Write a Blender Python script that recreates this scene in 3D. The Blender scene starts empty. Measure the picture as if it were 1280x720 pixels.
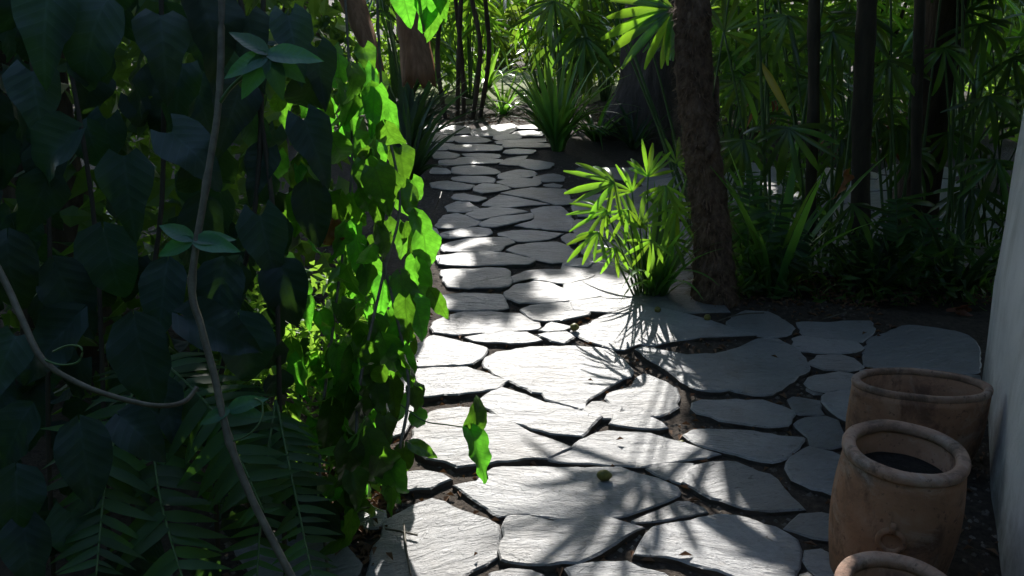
import bpy, bmesh, math, random
from mathutils import Vector, Matrix, noise
R = math.radians
random.seed(7)
scene = bpy.context.scene
COL = scene.collection
rnd = random.random
def uni(a, b): return a + (b - a) * rnd()

# ------------------------------------------------------------------ camera, sky, sun, exposure
PITCH, FOC, CAMH = R(20.0), 1065.0, 1.5
cam_d = bpy.data.cameras.new("camera")
cam_d.sensor_width = 36.0
cam_d.lens = 36.0 * FOC / 1280.0
cam_d.clip_start, cam_d.clip_end = 0.02, 500
cam = bpy.data.objects.new("camera", cam_d)
COL.objects.link(cam)
cam.location = (0, 0, CAMH)
cam.rotation_euler = (R(90) - PITCH, 0, 0)
scene.camera = cam

SUN_EL, SUN_AZ = R(32), R(-2)
world = bpy.data.worlds.new("World")
scene.world = world
world.use_nodes = True
wn = world.node_tree
sky = wn.nodes.new("ShaderNodeTexSky")
sky.sky_type = 'NISHITA'
sky.sun_disc = False
sky.sun_elevation = SUN_EL
sky.sun_rotation = SUN_AZ
wn.links.new(sky.outputs[0], wn.nodes["Background"].inputs[0])
wn.nodes["Background"].inputs[1].default_value = 0.15
TO_SUN = Vector((math.sin(SUN_AZ) * math.cos(SUN_EL), math.cos(SUN_AZ) * math.cos(SUN_EL), math.sin(SUN_EL)))
sd = bpy.data.lights.new("sun", 'SUN')
sd.energy = 3.8
sd.angle = R(0.5)
sd.color = (1.0, 0.96, 0.90)
sun = bpy.data.objects.new("sun", sd)
COL.objects.link(sun)
sun.rotation_euler = TO_SUN.to_track_quat('Z', 'Y').to_euler()
scene.view_settings.view_transform = 'Standard'
scene.view_settings.look = 'None'
scene.view_settings.exposure = 1.4
scene.view_settings.gamma = 1.0
scene.cycles.use_denoising = True
scene.cycles.max_bounces = 8
scene.cycles.transparent_max_bounces = 8
scene.cycles.caustics_reflective = False
scene.cycles.caustics_refractive = False

# ------------------------------------------------------------------ photo pixel -> place
FW = Vector((0, math.cos(PITCH), -math.sin(PITCH)))
UP = Vector((0, math.sin(PITCH), math.cos(PITCH)))
CAM = Vector((0, 0, CAMH))
def ray(px, py):
    return Vector(((px - 640) / FOC, 0, 0)) + FW - UP * ((py - 360) / FOC)
def gnd(px, py, z=0.0):
    r = ray(px, py)
    return CAM + r * ((z - CAMH) / r.z)
def at(px, py, D):
    return CAM + ray(px, py) * D

# ------------------------------------------------------------------ materials
def mat(name):
    m = bpy.data.materials.new(name)
    m.use_nodes = True
    nt = m.node_tree
    return m, nt, nt.nodes["Principled BSDF"], nt.nodes["Material Output"]
def N(nt, t, **kw):
    n = nt.nodes.new(t)
    for k, v in kw.items(): setattr(n, k, v)
    return n
def ramp(nt, src, stops):
    r = N(nt, "ShaderNodeValToRGB")
    el = r.color_ramp.elements
    while len(el) < len(stops): el.new(0.5)
    for e, (p, c) in zip(el, stops):
        e.position = p
        e.color = (c[0], c[1], c[2], 1)
    nt.links.new(src, r.inputs[0])
    return r.outputs[0]
def noise_tex(nt, coord, scale, detail=6, rough=0.6, mapscale=None, dist=0.0):
    if mapscale:
        mp = N(nt, "ShaderNodeMapping")
        mp.inputs["Scale"].default_value = mapscale
        nt.links.new(coord, mp.inputs[0])
        coord = mp.outputs[0]
    n = N(nt, "ShaderNodeTexNoise")
    n.inputs["Scale"].default_value = scale
    n.inputs["Detail"].default_value = detail
    n.inputs["Roughness"].default_value = rough
    n.inputs["Distortion"].default_value = dist
    nt.links.new(coord, n.inputs["Vector"])
    return n.outputs["Fac"]
def bump(nt, height, strength, dist, prev=None):
    b = N(nt, "ShaderNodeBump")
    b.inputs["Strength"].default_value = strength
    b.inputs["Distance"].default_value = dist
    nt.links.new(height, b.inputs["Height"])
    if prev: nt.links.new(prev, b.inputs["Normal"])
    return b.outputs[0]
def mixc(nt, fac, a, b, mode='MIX'):
    m = N(nt, "ShaderNodeMix", data_type='RGBA', blend_type=mode)
    for sock, v in ((m.inputs[0], fac), (m.inputs[6], a), (m.inputs[7], b)):
        if isinstance(v, (int, float)): sock.default_value = v
        elif isinstance(v, tuple): sock.default_value = (v[0], v[1], v[2], 1)
        else: nt.links.new(v, sock)
    return m.outputs[2]

def leaf_material(name, col, trans, dry=0.0, rough=0.32, tmix=0.45, vein=True, side=26.0, var=(.65, 1.35), tv=.8, hv=.015, spec=.4):
    m, nt, p, out = mat(name)
    oi = N(nt, "ShaderNodeObjectInfo")
    tc = N(nt, "ShaderNodeTexCoord")
    hs = N(nt, "ShaderNodeHueSaturation")
    hs2 = N(nt, "ShaderNodeHueSaturation")
    mr = N(nt, "ShaderNodeMapRange")
    mr.inputs[3].default_value, mr.inputs[4].default_value = var
    nt.links.new(oi.outputs["Random"], mr.inputs[0])
    mh = N(nt, "ShaderNodeMapRange")
    mh.inputs[3].default_value, mh.inputs[4].default_value = 0.5 - hv, 0.5 + hv * .7
    nt.links.new(oi.outputs["Random"], mh.inputs[0])
    blot = noise_tex(nt, tc.outputs["Object"], 7, 4)
    c = mixc(nt, ramp(nt, blot, [(0.3, (0, 0, 0)), (0.75, (1, 1, 1))]), col, tuple(v * 1.5 for v in col))
    if vein:
        sx = N(nt, "ShaderNodeSeparateXYZ")
        nt.links.new(tc.outputs["Object"], sx.inputs[0])
        ab = N(nt, "ShaderNodeMath", operation='ABSOLUTE')
        nt.links.new(sx.outputs[0], ab.inputs[0])
        k = N(nt, "ShaderNodeMath", operation='MULTIPLY_ADD')
        k.inputs[1].default_value = -0.75
        nt.links.new(ab.outputs[0], k.inputs[0])
        nt.links.new(sx.outputs[1], k.inputs[2])
        s = N(nt, "ShaderNodeMath", operation='MULTIPLY')
        s.inputs[1].default_value = side * 2
        nt.links.new(k.outputs[0], s.inputs[0])
        si = N(nt, "ShaderNodeMath", operation='SINE')
        nt.links.new(s.outputs[0], si.inputs[0])
        sv = ramp(nt, si.outputs[0], [(0.9, (0, 0, 0)), (1.0, (1, 1, 1))])
        mid = ramp(nt, ab.outputs[0], [(0.008, (1, 1, 1)), (0.02, (0, 0, 0))])
        va = mixc(nt, 1.0, mid, sv, 'LIGHTEN')
        c = mixc(nt, mixc(nt, 1.0, va, (0.3, 0.3, 0.3), 'MULTIPLY'), c, tuple(min(1, v * 2.2 + 0.02) for v in col))
        nt.links.new(bump(nt, si.outputs[0], 0.07, 0.01), p.inputs["Normal"])
    nt.links.new(c, hs.inputs["Color"])
    nt.links.new(mr.outputs[0], hs.inputs["Value"])
    nt.links.new(mh.outputs[0], hs.inputs["Hue"])
    nt.links.new(hs.outputs[0], p.inputs["Base Color"])
    p.inputs["Roughness"].default_value = rough
    p.inputs["Specular IOR Level"].default_value = spec
    t = N(nt, "ShaderNodeBsdfTranslucent")
    tcx = mixc(nt, ramp(nt, blot, [(0.3, (0, 0, 0)), (0.75, (1, 1, 1))]), trans, tuple(v * (tv - .12) for v in trans))
    if vein: tcx = mixc(nt, va, tcx, tuple(v * tv for v in trans))
    nt.links.new(tcx, hs2.inputs["Color"])
    nt.links.new(mr.outputs[0], hs2.inputs["Value"])
    nt.links.new(mh.outputs[0], hs2.inputs["Hue"])
    nt.links.new(hs2.outputs[0], t.inputs[0])
    mx = N(nt, "ShaderNodeMixShader")
    mx.inputs[0].default_value = tmix
    nt.links.new(p.outputs[0], mx.inputs[1])
    nt.links.new(t.outputs[0], mx.inputs[2])
    nt.links.new(mx.outputs[0], out.inputs[0])
    return m

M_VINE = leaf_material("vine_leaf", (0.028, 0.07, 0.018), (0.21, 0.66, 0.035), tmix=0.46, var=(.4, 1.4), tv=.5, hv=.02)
M_SHADEVINE = leaf_material("shaded_vine_leaf", (0.017, 0.031, 0.031), (0.08, 0.22, 0.03), tmix=0.2, rough=.45, spec=.22)  # vine leaf recoloured dark and bluish to stand in for deep shade
M_SHOOT = leaf_material("shoot_leaf", (0.022, 0.07, 0.045), (0.10, 0.38, 0.05), tmix=0.35)
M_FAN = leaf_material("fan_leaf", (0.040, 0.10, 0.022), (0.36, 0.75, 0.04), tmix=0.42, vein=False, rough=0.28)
M_DARKFAN = leaf_material('shaded_fan_leaf', (0.026, 0.06, 0.02), (0.24, 0.5, 0.04), tmix=0.3, vein=False, rough=0.3)  # fan leaf copy darkened to carry the thicket's shade in its colour
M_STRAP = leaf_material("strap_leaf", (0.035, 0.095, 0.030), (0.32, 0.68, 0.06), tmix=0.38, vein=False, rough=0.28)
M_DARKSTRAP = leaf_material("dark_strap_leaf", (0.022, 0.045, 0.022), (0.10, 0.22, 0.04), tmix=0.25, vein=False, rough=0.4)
M_FERN = leaf_material("fern_leaf", (0.022, 0.05, 0.022), (0.2, 0.5, 0.04), spec=.25, tmix=0.3, vein=False, rough=0.45)
M_YELLOW = leaf_material("yellowed_leaf", (0.22, 0.20, 0.03), (0.6, 0.5, 0.05), tmix=0.4, vein=False)
M_DRY = leaf_material("dry_leaf", (0.13, 0.055, 0.028), (0.34, 0.12, 0.03), tmix=0.3, rough=0.7)
M_CANOPY = leaf_material("canopy_leaf", (0.045, 0.09, 0.03), (0.10, 0.22, 0.03), tmix=0.25, vein=False, rough=0.45)
M_BACK = leaf_material("background_leaf", (0.045, 0.10, 0.03), (0.36, 0.62, 0.06), tmix=0.42, vein=False, rough=0.35)
M_UNDER = leaf_material("undergrowth_leaf", (0.03, 0.065, 0.022), (0.22, 0.45, 0.04), tmix=0.35, vein=False, rough=0.45)
M_LITTER = leaf_material("litter_leaf", (0.13, 0.075, 0.04), (0.2, 0.1, 0.03), tmix=0.1, vein=False, rough=0.8)

def stone_material():
    m, nt, p, out = mat("slate")
    tc = N(nt, "ShaderNodeTexCoord")
    geo = N(nt, "ShaderNodeNewGeometry")
    oi = N(nt, "ShaderNodeObjectInfo")
    P = geo.outputs["Position"]
    big = noise_tex(nt, P, 5, 6, 0.65)
    fine = noise_tex(nt, P, 60, 8, 0.7)
    cleft = noise_tex(nt, P, 9, 8, 0.68, (1.0, 4.2, 1.0), 0.5)
    cleft2 = noise_tex(nt, P, 34, 6, 0.7, (1.0, 3.2, 1.0), 0.4)
    c = ramp(nt, big, [(0.25, (0.16, 0.165, 0.18)), (0.5, (0.22, 0.224, 0.235)), (0.8, (0.30, 0.295, 0.285))])
    c = mixc(nt, 0.45, c, ramp(nt, fine, [(0.3, (0.11, 0.113, 0.122)), (0.7, (0.35, 0.35, 0.345))]))
    spots = ramp(nt, noise_tex(nt, P, 21, 3, 0.5), [(0.64, (0, 0, 0)), (0.72, (1, 1, 1))])
    c = mixc(nt, mixc(nt, 1.0, spots, (0.55, 0.55, 0.55), 'MULTIPLY'), c, (0.13, 0.12, 0.11))
    stain = ramp(nt, noise_tex(nt, P, 2.6, 7, 0.72), [(0.48, (0, 0, 0)), (0.68, (.6, .6, .6))])
    c = mixc(nt, stain, c, (0.125, 0.105, 0.082))
    hs = N(nt, "ShaderNodeHueSaturation")
    mr = N(nt, "ShaderNodeMapRange")
    mr.inputs[3].default_value, mr.inputs[4].default_value = 0.72, 1.2
    nt.links.new(oi.outputs["Random"], mr.inputs[0])
    nt.links.new(mr.outputs[0], hs.inputs["Value"])
    nt.links.new(c, hs.inputs["Color"])
    nt.links.new(hs.outputs[0], p.inputs["Base Color"])
    p.inputs["Specular IOR Level"].default_value = 0.85
    nt.links.new(ramp(nt, fine, [(0.3, (0.33, 0.33, 0.33)), (0.75, (0.58, 0.58, 0.58))]), p.inputs["Roughness"])
    rot = N(nt, "ShaderNodeMapping")
    rr = N(nt, "ShaderNodeCombineXYZ")
    ra = N(nt, "ShaderNodeMapRange"); ra.inputs[3].default_value, ra.inputs[4].default_value = -0.5, 0.35
    nt.links.new(oi.outputs["Random"], ra.inputs[0]); nt.links.new(ra.outputs[0], rr.inputs[2])
    nt.links.new(P, rot.inputs[0]); nt.links.new(rr.outputs[0], rot.inputs["Rotation"])
    PR = rot.outputs[0]
    cleft = noise_tex(nt, PR, 8, 9, 0.66, (1.0, 3.4, 1.0), 0.8)
    cleft2 = noise_tex(nt, PR, 30, 6, 0.7, (1.0, 2.3, 1.0), 0.8)
    lsrc = noise_tex(nt, PR, 4.5, 5, 0.62, (1.0, 2.2, 1.0), 0.6)
    ledge = ramp(nt, lsrc, [(0.40, (0, 0, 0)), (0.415, (.35, .35, .35)), (0.53, (.4, .4, .4)), (0.545, (.7, .7, .7)), (0.62, (.75, .75, .75)), (0.635, (1, 1, 1))])
    pit = ramp(nt, noise_tex(nt, PR, 75, 2, 0.5, (1, 1.8, 1)), [(0.28, (0, 0, 0)), (0.36, (1, 1, 1))])
    b = bump(nt, cleft, 0.75, 0.022)
    b = bump(nt, ledge, 0.8, 0.007, b)
    b = bump(nt, pit, 0.5, 0.004, b)
    b = bump(nt, cleft2, 0.6, 0.008, b)
    crev = ramp(nt, noise_tex(nt, PR, 16, 8, 0.72, (1.0, 3.0, 1.0), 1.2), [(0.33, (1, 1, 1)), (0.40, (0, 0, 0))])
    nt.links.new(mixc(nt, mixc(nt, 1.0, crev, (0.75, 0.75, 0.75), 'MULTIPLY'), hs.outputs[0], (0.05, 0.043, 0.037)), p.inputs['Base Color'])
    b = bump(nt, fine, 0.35, 0.0025, b)
    nt.links.new(b, p.inputs["Normal"])
    return m
M_STONE = stone_material()

def simple_material(name, stops, scale, rough, bscale, bstr, bdist, mapscale=None, spec=0.3, detail=8):
    m, nt, p, out = mat(name)
    geo = N(nt, "ShaderNodeTexCoord")
    P = geo.outputs["Object"]
    nt.links.new(ramp(nt, noise_tex(nt, P, scale, detail, 0.65, mapscale), stops), p.inputs["Base Color"])
    b = bump(nt, noise_tex(nt, P, bscale, 8, 0.7, mapscale), bstr, bdist)
    nt.links.new(b, p.inputs["Normal"])
    p.inputs["Roughness"].default_value = rough
    p.inputs["Specular IOR Level"].default_value = spec
    return m
M_SOIL = simple_material("soil", [(0.3, (0.022, 0.017, 0.013)), (0.6, (0.055, 0.042, 0.032)), (0.8, (0.10, 0.08, 0.06))], 30, 0.95, 45, 0.9, 0.03)
M_BED = simple_material("joint_soil", [(0.3, (0.03, 0.023, 0.018)), (0.6, (0.075, 0.058, 0.045)), (0.8, (0.15, 0.12, 0.09))], 40, 0.95, 60, 1.0, 0.02)
M_BARK = simple_material("bark", [(0.3, (0.04, 0.028, 0.022)), (0.55, (0.10, 0.072, 0.055)), (0.8, (0.19, 0.14, 0.11))], 9, 0.9, 14, 1.0, 0.04, (1, 1, 0.25))
M_GREYBARK = simple_material("grey_bark", [(0.3, (0.04, 0.032, 0.03)), (0.55, (0.09, 0.074, 0.07)), (0.8, (0.16, 0.135, 0.125))], 10, 0.9, 11, 1.0, 0.06, (1, 1, 0.22))
M_PALMBARK = simple_material("palm_bark", [(0.32, (0.05, 0.034, 0.025)), (0.5, (0.17, 0.115, 0.085)), (0.68, (0.32, 0.23, 0.17))], 26, 0.95, 34, 1.0, 0.06, (1, 1, 0.7))
M_FIBRE = simple_material("palm_fibre", [(0.3, (0.12, 0.07, 0.045)), (0.8, (0.30, 0.2, 0.13))], 30, 0.9, 30, 0.2, 0.01)
M_SHEATH = simple_material("dry_sheath", [(0.3, (0.14, 0.075, 0.042)), (0.6, (0.27, 0.15, 0.085)), (0.8, (0.38, 0.24, 0.15))], 7, 0.8, 25, 0.5, 0.01, (6, 6, 0.6))
M_STEM = simple_material("vine_stem", [(0.3, (0.06, 0.052, 0.038)), (0.7, (0.15, 0.135, 0.10))], 40, 0.6, 60, 0.4, 0.004)
M_GREENSTEM = simple_material("green_stem", [(0.3, (0.04, 0.09, 0.03)), (0.7, (0.09, 0.15, 0.05))], 30, 0.5, 40, 0.2, 0.003)
M_CANE = simple_material("dark_cane", [(0.3, (0.022, 0.02, 0.014)), (0.7, (0.06, 0.05, 0.035))], 20, 0.7, 30, 0.6, 0.01, (1, 1, 0.3))
M_TERRA = simple_material("terracotta", [(0.25, (0.19, 0.105, 0.068)), (0.5, (0.33, 0.18, 0.11)), (0.75, (0.41, 0.27, 0.19))], 7, 0.85, 40, 0.4, 0.006)
def weather(m, low, bloom):
    nt = m.node_tree; p = nt.nodes["Principled BSDF"]
    src = p.inputs["Base Color"].links[0].from_socket
    P = N(nt, "ShaderNodeTexCoord").outputs["Object"]
    a = ramp(nt, noise_tex(nt, P, 11, 8, 0.7, (1, 1, .6), .6), [(0.50, (0, 0, 0)), (0.62, (.8, .8, .8))])
    b_ = ramp(nt, noise_tex(nt, P, 5, 9, 0.75, None, 1.0), [(0.52, (0, 0, 0)), (0.66, (.6, .6, .6))])
    sp = ramp(nt, noise_tex(nt, P, 60, 3, 0.6), [(0.62, (0, 0, 0)), (0.68, (.7, .7, .7))])
    c = mixc(nt, a, src, low); c = mixc(nt, b_, c, bloom); c = mixc(nt, sp, c, low)
    nt.links.new(c, p.inputs["Base Color"])
weather(M_TERRA, (0.12, 0.07, 0.05), (0.42, 0.34, 0.28))
M_RIM = simple_material("weathered_terracotta", [(0.25, (0.18, 0.11, 0.08)), (0.5, (0.33, 0.215, 0.16)), (0.75, (0.40, 0.30, 0.235))], 14, 0.9, 50, 0.6, 0.006)
weather(M_RIM, (0.10, 0.075, 0.06), (0.45, 0.40, 0.36))
M_POTSOIL = simple_material("pot_soil", [(0.3, (0.012, 0.011, 0.01)), (0.8, (0.035, 0.03, 0.026))], 60, 0.9, 60, 1.0, 0.02)
M_PLASTER = simple_material("plaster", [(0.25, (0.50, 0.50, 0.51)), (0.5, (0.66, 0.66, 0.67)), (0.75, (0.72, 0.72, 0.73))], 4, 0.85, 13, 0.45, 0.03)
M_EDGE = simple_material("soiled_stone_edge", [(0.3, (0.04, 0.033, 0.028)), (0.6, (0.085, 0.073, 0.064)), (0.8, (0.15, 0.135, 0.125))], 25, 0.9, 40, 1.0, 0.01, (1, 1, 3))
def splash(m):
    nt = m.node_tree; p = nt.nodes["Principled BSDF"]
    src = p.inputs["Base Color"].links[0].from_socket
    P = N(nt, "ShaderNodeTexCoord").outputs["Object"]
    sx = N(nt, "ShaderNodeSeparateXYZ"); nt.links.new(P, sx.inputs[0])
    n = noise_tex(nt, P, 9, 8, 0.75)
    a = N(nt, "ShaderNodeMath", operation='MULTIPLY_ADD'); a.inputs[1].default_value = .55; nt.links.new(n, a.inputs[0]); nt.links.new(sx.outputs[2], a.inputs[2])
    f = ramp(nt, a.outputs[0], [(0.30, (.75, .75, .75)), (0.55, (0, 0, 0))])
    streak = ramp(nt, noise_tex(nt, P, 8, 6, 0.7, (1, 1, .12)), [(0.52, (0, 0, 0)), (0.7, (.5, .5, .5))])
    c = mixc(nt, f, src, (0.12, 0.10, 0.08)); c = mixc(nt, streak, c, (0.30, 0.30, 0.29))
    nt.links.new(c, p.inputs["Base Color"])
splash(M_PLASTER)
M_FRUIT = simple_material("fallen_fruit", [(0.3, (0.09, 0.085, 0.02)), (0.7, (0.2, 0.19, 0.05))], 60, 0.5, 80, 0.3, 0.002)
M_LAWN = simple_material("lawn", [(0.3, (0.10, 0.14, 0.05)), (0.6, (0.19, 0.21, 0.09)), (0.8, (0.30, 0.29, 0.17))], 12, 0.9, 40, 0.8, 0.03)
M_GRAVEL = simple_material("joint_gravel", [(0.3, (0.06, 0.05, 0.04)), (0.6, (0.15, 0.13, 0.11)), (0.8, (0.28, 0.25, 0.21))], 18, 0.9, 60, 0.4, 0.004)

# ------------------------------------------------------------------ builders
def mesh_of(name, verts, faces, m, smooth=True):
    me = bpy.data.meshes.new(name)
    me.from_pydata([tuple(v) for v in verts], [], faces)
    me.materials.append(m)
    if smooth: me.polygons.foreach_set("use_smooth", [True] * len(me.polygons))
    me.update()
    return me
def tag(o, label=None, cat=None, group=None, kind=None):
    if label: o["label"] = label
    if cat: o["category"] = cat
    if group: o["group"] = group
    if kind: o["kind"] = kind
    return o
def link(name, me, parent=None, mw=None):
    o = bpy.data.objects.new(name, me)
    COL.objects.link(o)
    if mw is None: mw = Matrix.Identity(4)
    if parent:
        o.parent = parent
        mw = WM[parent.name].inverted() @ mw
        WM[o.name] = WM[parent.name] @ mw
    else:
        WM[o.name] = mw
    o.matrix_basis = mw
    return o
WM = {}
def thing(name, label, cat, loc=(0, 0, 0), group=None):
    o = link(name, None, None, Matrix.Translation(loc))
    return tag(o, label, cat, group)
def frame(p, t, n, s=1.0, sx=1.0):
    y = Vector(t).normalized()
    n = Vector(n)
    x = y.cross(n)
    if x.length < 1e-4: x = y.cross(Vector((0.3, 0.9, 0.2)))
    x.normalize()
    z = x.cross(y)
    m = Matrix((x * s * sx, y * s, z * s)).transposed().to_4x4()
    m.translation = Vector(p)
    return m
def jit(a): return Vector((uni(-a, a), uni(-a, a), uni(-a, a)))

def blade(prof, W, rows, cols, fold, bend, wave, m, name, seed=0, heart=0.0, twist=0.0):
    vs, fs = [], []
    for i in range(rows + 1):
        t = i / rows
        w = W * 0.5 * prof(t)
        a = bend * t
        cy = t if abs(bend) < 1e-3 else math.sin(a) / bend
        cz = 0 if abs(bend) < 1e-3 else -(1 - math.cos(a)) / bend
        for j in range(cols + 1):
            u = -1 + 2 * j / cols
            x = u * w
            wz = wave * noise.noise(Vector((u * 1.1, t * 3.5, seed * 5.3 + 1.7)))
            ez = wave * 0.6 * math.sin(t * 19 + seed) * u * u
            y = cy - heart * abs(u) ** 1.5 * max(0, 1 - t * 3)
            tw = twist * t
            z = cz + fold * abs(x) + wz + ez
            vs.append((x * math.cos(tw) , y, z + x * math.sin(tw)))
    c1 = cols + 1
    for i in range(rows):
        for j in range(cols):
            a = i * c1 + j
            fs.append((a, a + 1, a + c1 + 1, a + c1))
    return mesh_of(name, vs, fs, m)
def p_ovate(t): return max(0.0, (math.sin(math.pi * min(1, t) ** 0.62)) ** 0.85) * (1 - 0.12 * t) + (0.04 if t < 0.99 else 0)
def p_lance(t): return math.sin(math.pi * (0.04 + 0.955 * t) ** 0.72) ** 0.9
def p_fan(t): return min(1, 0.28 + 2.0 * t) * (1 if t < 0.72 else max(0.28, 1 - (t - 0.72) * 2.5))
def p_strap(t): return min(1, 0.7 + t) * max(0.02, 1 - t ** 2.6)
def p_pinna(t): return min(1, 0.75 + t * 1.2) * max(0.03, 1 - t ** 2.2)

def ovate_set(m, n=5, W=0.64, tag_="vine_leaf"):
    return [blade(p_ovate, W * uni(.85, 1.1), 10, 6, uni(0.1, 0.4), uni(0.2, 1.1), 0.05, m, tag_, k, 0.1, uni(-.3, .3)) for k in range(n)]
def p_arrow(t): return (min(1, 0.5 + 3.2 * t)) * max(0.0, 1 - t ** 1.5) ** 0.85 * (1 + .25 * math.sin(math.pi * min(1, t * 2))) * .85 + (0.03 if t < .99 else 0)
L_VINE = [blade(p_arrow if k % 3 else p_ovate, uni(.5, .68), 12, 6, uni(0.1, 0.55), uni(0.2, 1.4), uni(.05, .09), M_VINE, "vine_leaf", k, uni(.1, .22), uni(-.5, .5)) for k in range(12)]
L_SHADEVINE = [blade(p_arrow if k % 2 else p_ovate, uni(.55, .75), 12, 6, uni(0.1, 0.5), uni(0.3, 1.5), uni(.04, .08), M_SHADEVINE, 'vine_leaf', k, uni(.08, .2), uni(-.5, .5)) for k in range(12)]
L_DRY = [blade(p_lance, 0.5, 12, 6, 0.75, uni(1.2, 2.4), 0.22, M_DRY, "dry_leaf", k, 0.05, 0.6) for k in range(3)]
L_SHOOT = [blade(p_lance, 0.42, 8, 4, 0.25, uni(0.2, 0.9), 0.02, M_SHOOT, "shoot_leaf", k) for k in range(4)]
L_FAN = [blade(p_fan, 0.118 * uni(.85, 1.15), 7, 2, 0.35, b, 0.006, M_FAN, "leaflet", k) for k, b in enumerate((0.15, 0.35, 0.6, 0.9, 1.2, 0.5))]
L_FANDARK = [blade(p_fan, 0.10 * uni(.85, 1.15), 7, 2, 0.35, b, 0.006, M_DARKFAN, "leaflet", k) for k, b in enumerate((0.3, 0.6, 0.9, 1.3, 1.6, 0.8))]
L_DEAD = [blade(p_fan, 0.09, 7, 2, 0.6, b, 0.02, M_DRY, 'leaflet', k) for k, b in enumerate((1.4, 1.9, 2.3))]
L_WIDE = [blade(p_fan, 0.085, 8, 2, 0.3, b, 0.006, M_FAN, 'leaflet', k) for k, b in enumerate((0.1, 0.25, 0.45))]
L_YEL = blade(p_fan, 0.12, 7, 2, 0.35, 0.3, 0.006, M_YELLOW, "leaflet", 3)
L_STRAP = [blade(p_strap, 0.062, 10, 2, 0.4, b, 0.003, M_STRAP, "leaf", k, 0, uni(-.4, .4)) for k, b in enumerate((0.3, 0.6, 0.9, 1.3, 1.8, 0.45))]
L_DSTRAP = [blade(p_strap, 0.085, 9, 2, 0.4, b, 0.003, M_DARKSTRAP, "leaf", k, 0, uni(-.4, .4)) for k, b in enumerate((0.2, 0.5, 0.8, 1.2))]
L_PIN = [blade(p_pinna, 0.21, 5, 2, 0.25, uni(0, .7), 0.01, M_FERN, "leaflet", k) for k in range(4)]

def tube(points, radii, m, name, seg=7, rough=0.0, seed=0):
    vs, fs = [], []
    pts = [Vector(p) for p in points]
    for i, p in enumerate(pts):
        d = (pts[min(i + 1, len(pts) - 1)] - pts[max(i - 1, 0)]).normalized()
        a = d.cross(Vector((0.31, 0.2, 0.93)) if abs(d.z) < 0.9 else Vector((0, 1, 0))).normalized()
        b = d.cross(a)
        for k in range(seg):
            th = 2 * math.pi * k / seg
            r = radii[i] if isinstance(radii, (list, tuple)) else radii
            if rough:
                r *= 1 + rough * noise.noise(Vector((math.cos(th) * 2.2, math.sin(th) * 2.2, i * 0.55 + seed * 9.1)))
            vs.append(p + a * math.cos(th) * r + b * math.sin(th) * r)
    n = len(pts)
    for i in range(n - 1):
        for k in range(seg):
            fs.append((i * seg + k, i * seg + (k + 1) % seg, (i + 1) * seg + (k + 1) % seg, (i + 1) * seg + k))
    fs.append(tuple(range((n - 1) * seg, n * seg)))
    fs.append(tuple(range(seg - 1, -1, -1)))
    return mesh_of(name, vs, fs, m)
def smooth_path(pts, k=6):
    pts = [Vector(p) for p in pts]
    out = []
    P = [pts[0]] + pts + [pts[-1]]
    for i in range(1, len(P) - 2):
        for j in range(k):
            t = j / k
            a, b, c, d = P[i - 1], P[i], P[i + 1], P[i + 2]
            out.append(0.5 * ((2 * b) + (c - a) * t + (2 * a - 5 * b + 4 * c - d) * t * t + (3 * b - a - 3 * c + d) * t ** 3))
    out.append(pts[-1])
    return out

# ------------------------------------------------------------------ ground
def sheet(name, poly, z, m):
    o = link(name, mesh_of(name, [(p[0], p[1], z) for p in poly], [tuple(range(len(poly)))], m, False))
    o["kind"] = "structure"
    return o
sheet("ground", [(-150, -150), (150, -150), (150, 150), (-150, 150)], 0, M_SOIL)
sheet("lawn", [(-1.6, 10.9), (1.0, 10.9), (2.5, 15), (-2.5, 15)], 0.004, M_LAWN)
path = sheet("flagstone_path", [(-1.1, 0.2), (1.6, 0.2), (2.3, 3.55), (1.0, 4.0), (1.0, 4.3), (3.4, 4.4), (3.6, 6.6), (0.9, 7.0), (0.6, 8.0), (0.5, 10.3), (-1.3, 10.6), (-1.1, 6), (-0.9, 4)], 0.034, M_BED)

STONES = []
def T(x0, y0, pts): STONES.append([(x0 + a / 5.0, y0 + b / 5.0) for a, b in pts])
A = lambda *p: T(520, 140, p)
B = lambda *p: T(520, 260, p)
C = lambda *p: T(510, 380, p)
Dd = lambda *p: T(510, 480, p)
G = lambda *p: T(440, 576, p)
L = lambda *p: T(660, 576, p)
K = lambda *p: T(830, 576, p)
H = lambda *p: T(740, 460, p)
I = lambda *p: T(860, 460, p)
F = lambda *p: T(740, 370, p)
Mm = lambda *p: T(980, 370, p)
A((60,95),(200,82),(330,92),(330,132),(190,138),(50,120))
A((345,110),(460,85),(600,75),(640,98),(590,125),(470,146),(350,142))
A((625,92),(720,84),(800,95),(800,112),(700,108),(640,108))
A((620,120),(720,112),(800,128),(790,148),(650,148),(600,136))
A((490,150),(560,132),(660,152),(640,165),(520,172),(485,165))
A((60,130),(180,145),(235,152),(230,188),(120,190),(60,180))
A((245,155),(330,150),(400,160),(470,182),(400,196),(270,195),(240,180))
A((500,182),(660,170),(800,162),(810,182),(640,195),(510,198))
A((80,198),(225,198),(245,212),(185,236),(90,238))
A((215,207),(330,202),(410,202),(540,215),(530,243),(350,248),(205,236))
A((545,205),(720,192),(830,202),(840,222),(720,224),(560,225))
A((560,238),(640,230),(740,238),(720,260),(580,262),(548,255))
A((110,252),(200,252),(275,268),(238,295),(130,298),(105,285))
A((150,305),(330,278),(540,297),(500,320),(330,325),(200,335),(145,330))
A((290,262),(420,255),(520,262),(515,285),(400,285),(310,275))
A((565,290),(640,278),(700,272),(675,298),(640,332),(520,325))
A((660,302),(690,292),(780,305),(855,317),(830,350),(760,362),(700,352),(652,336))
A((230,348),(330,332),(450,342),(530,373),(480,388),(300,393),(230,385))
A((520,382),(640,360),(740,367),(752,387),(700,405),(560,418),(512,410))
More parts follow.
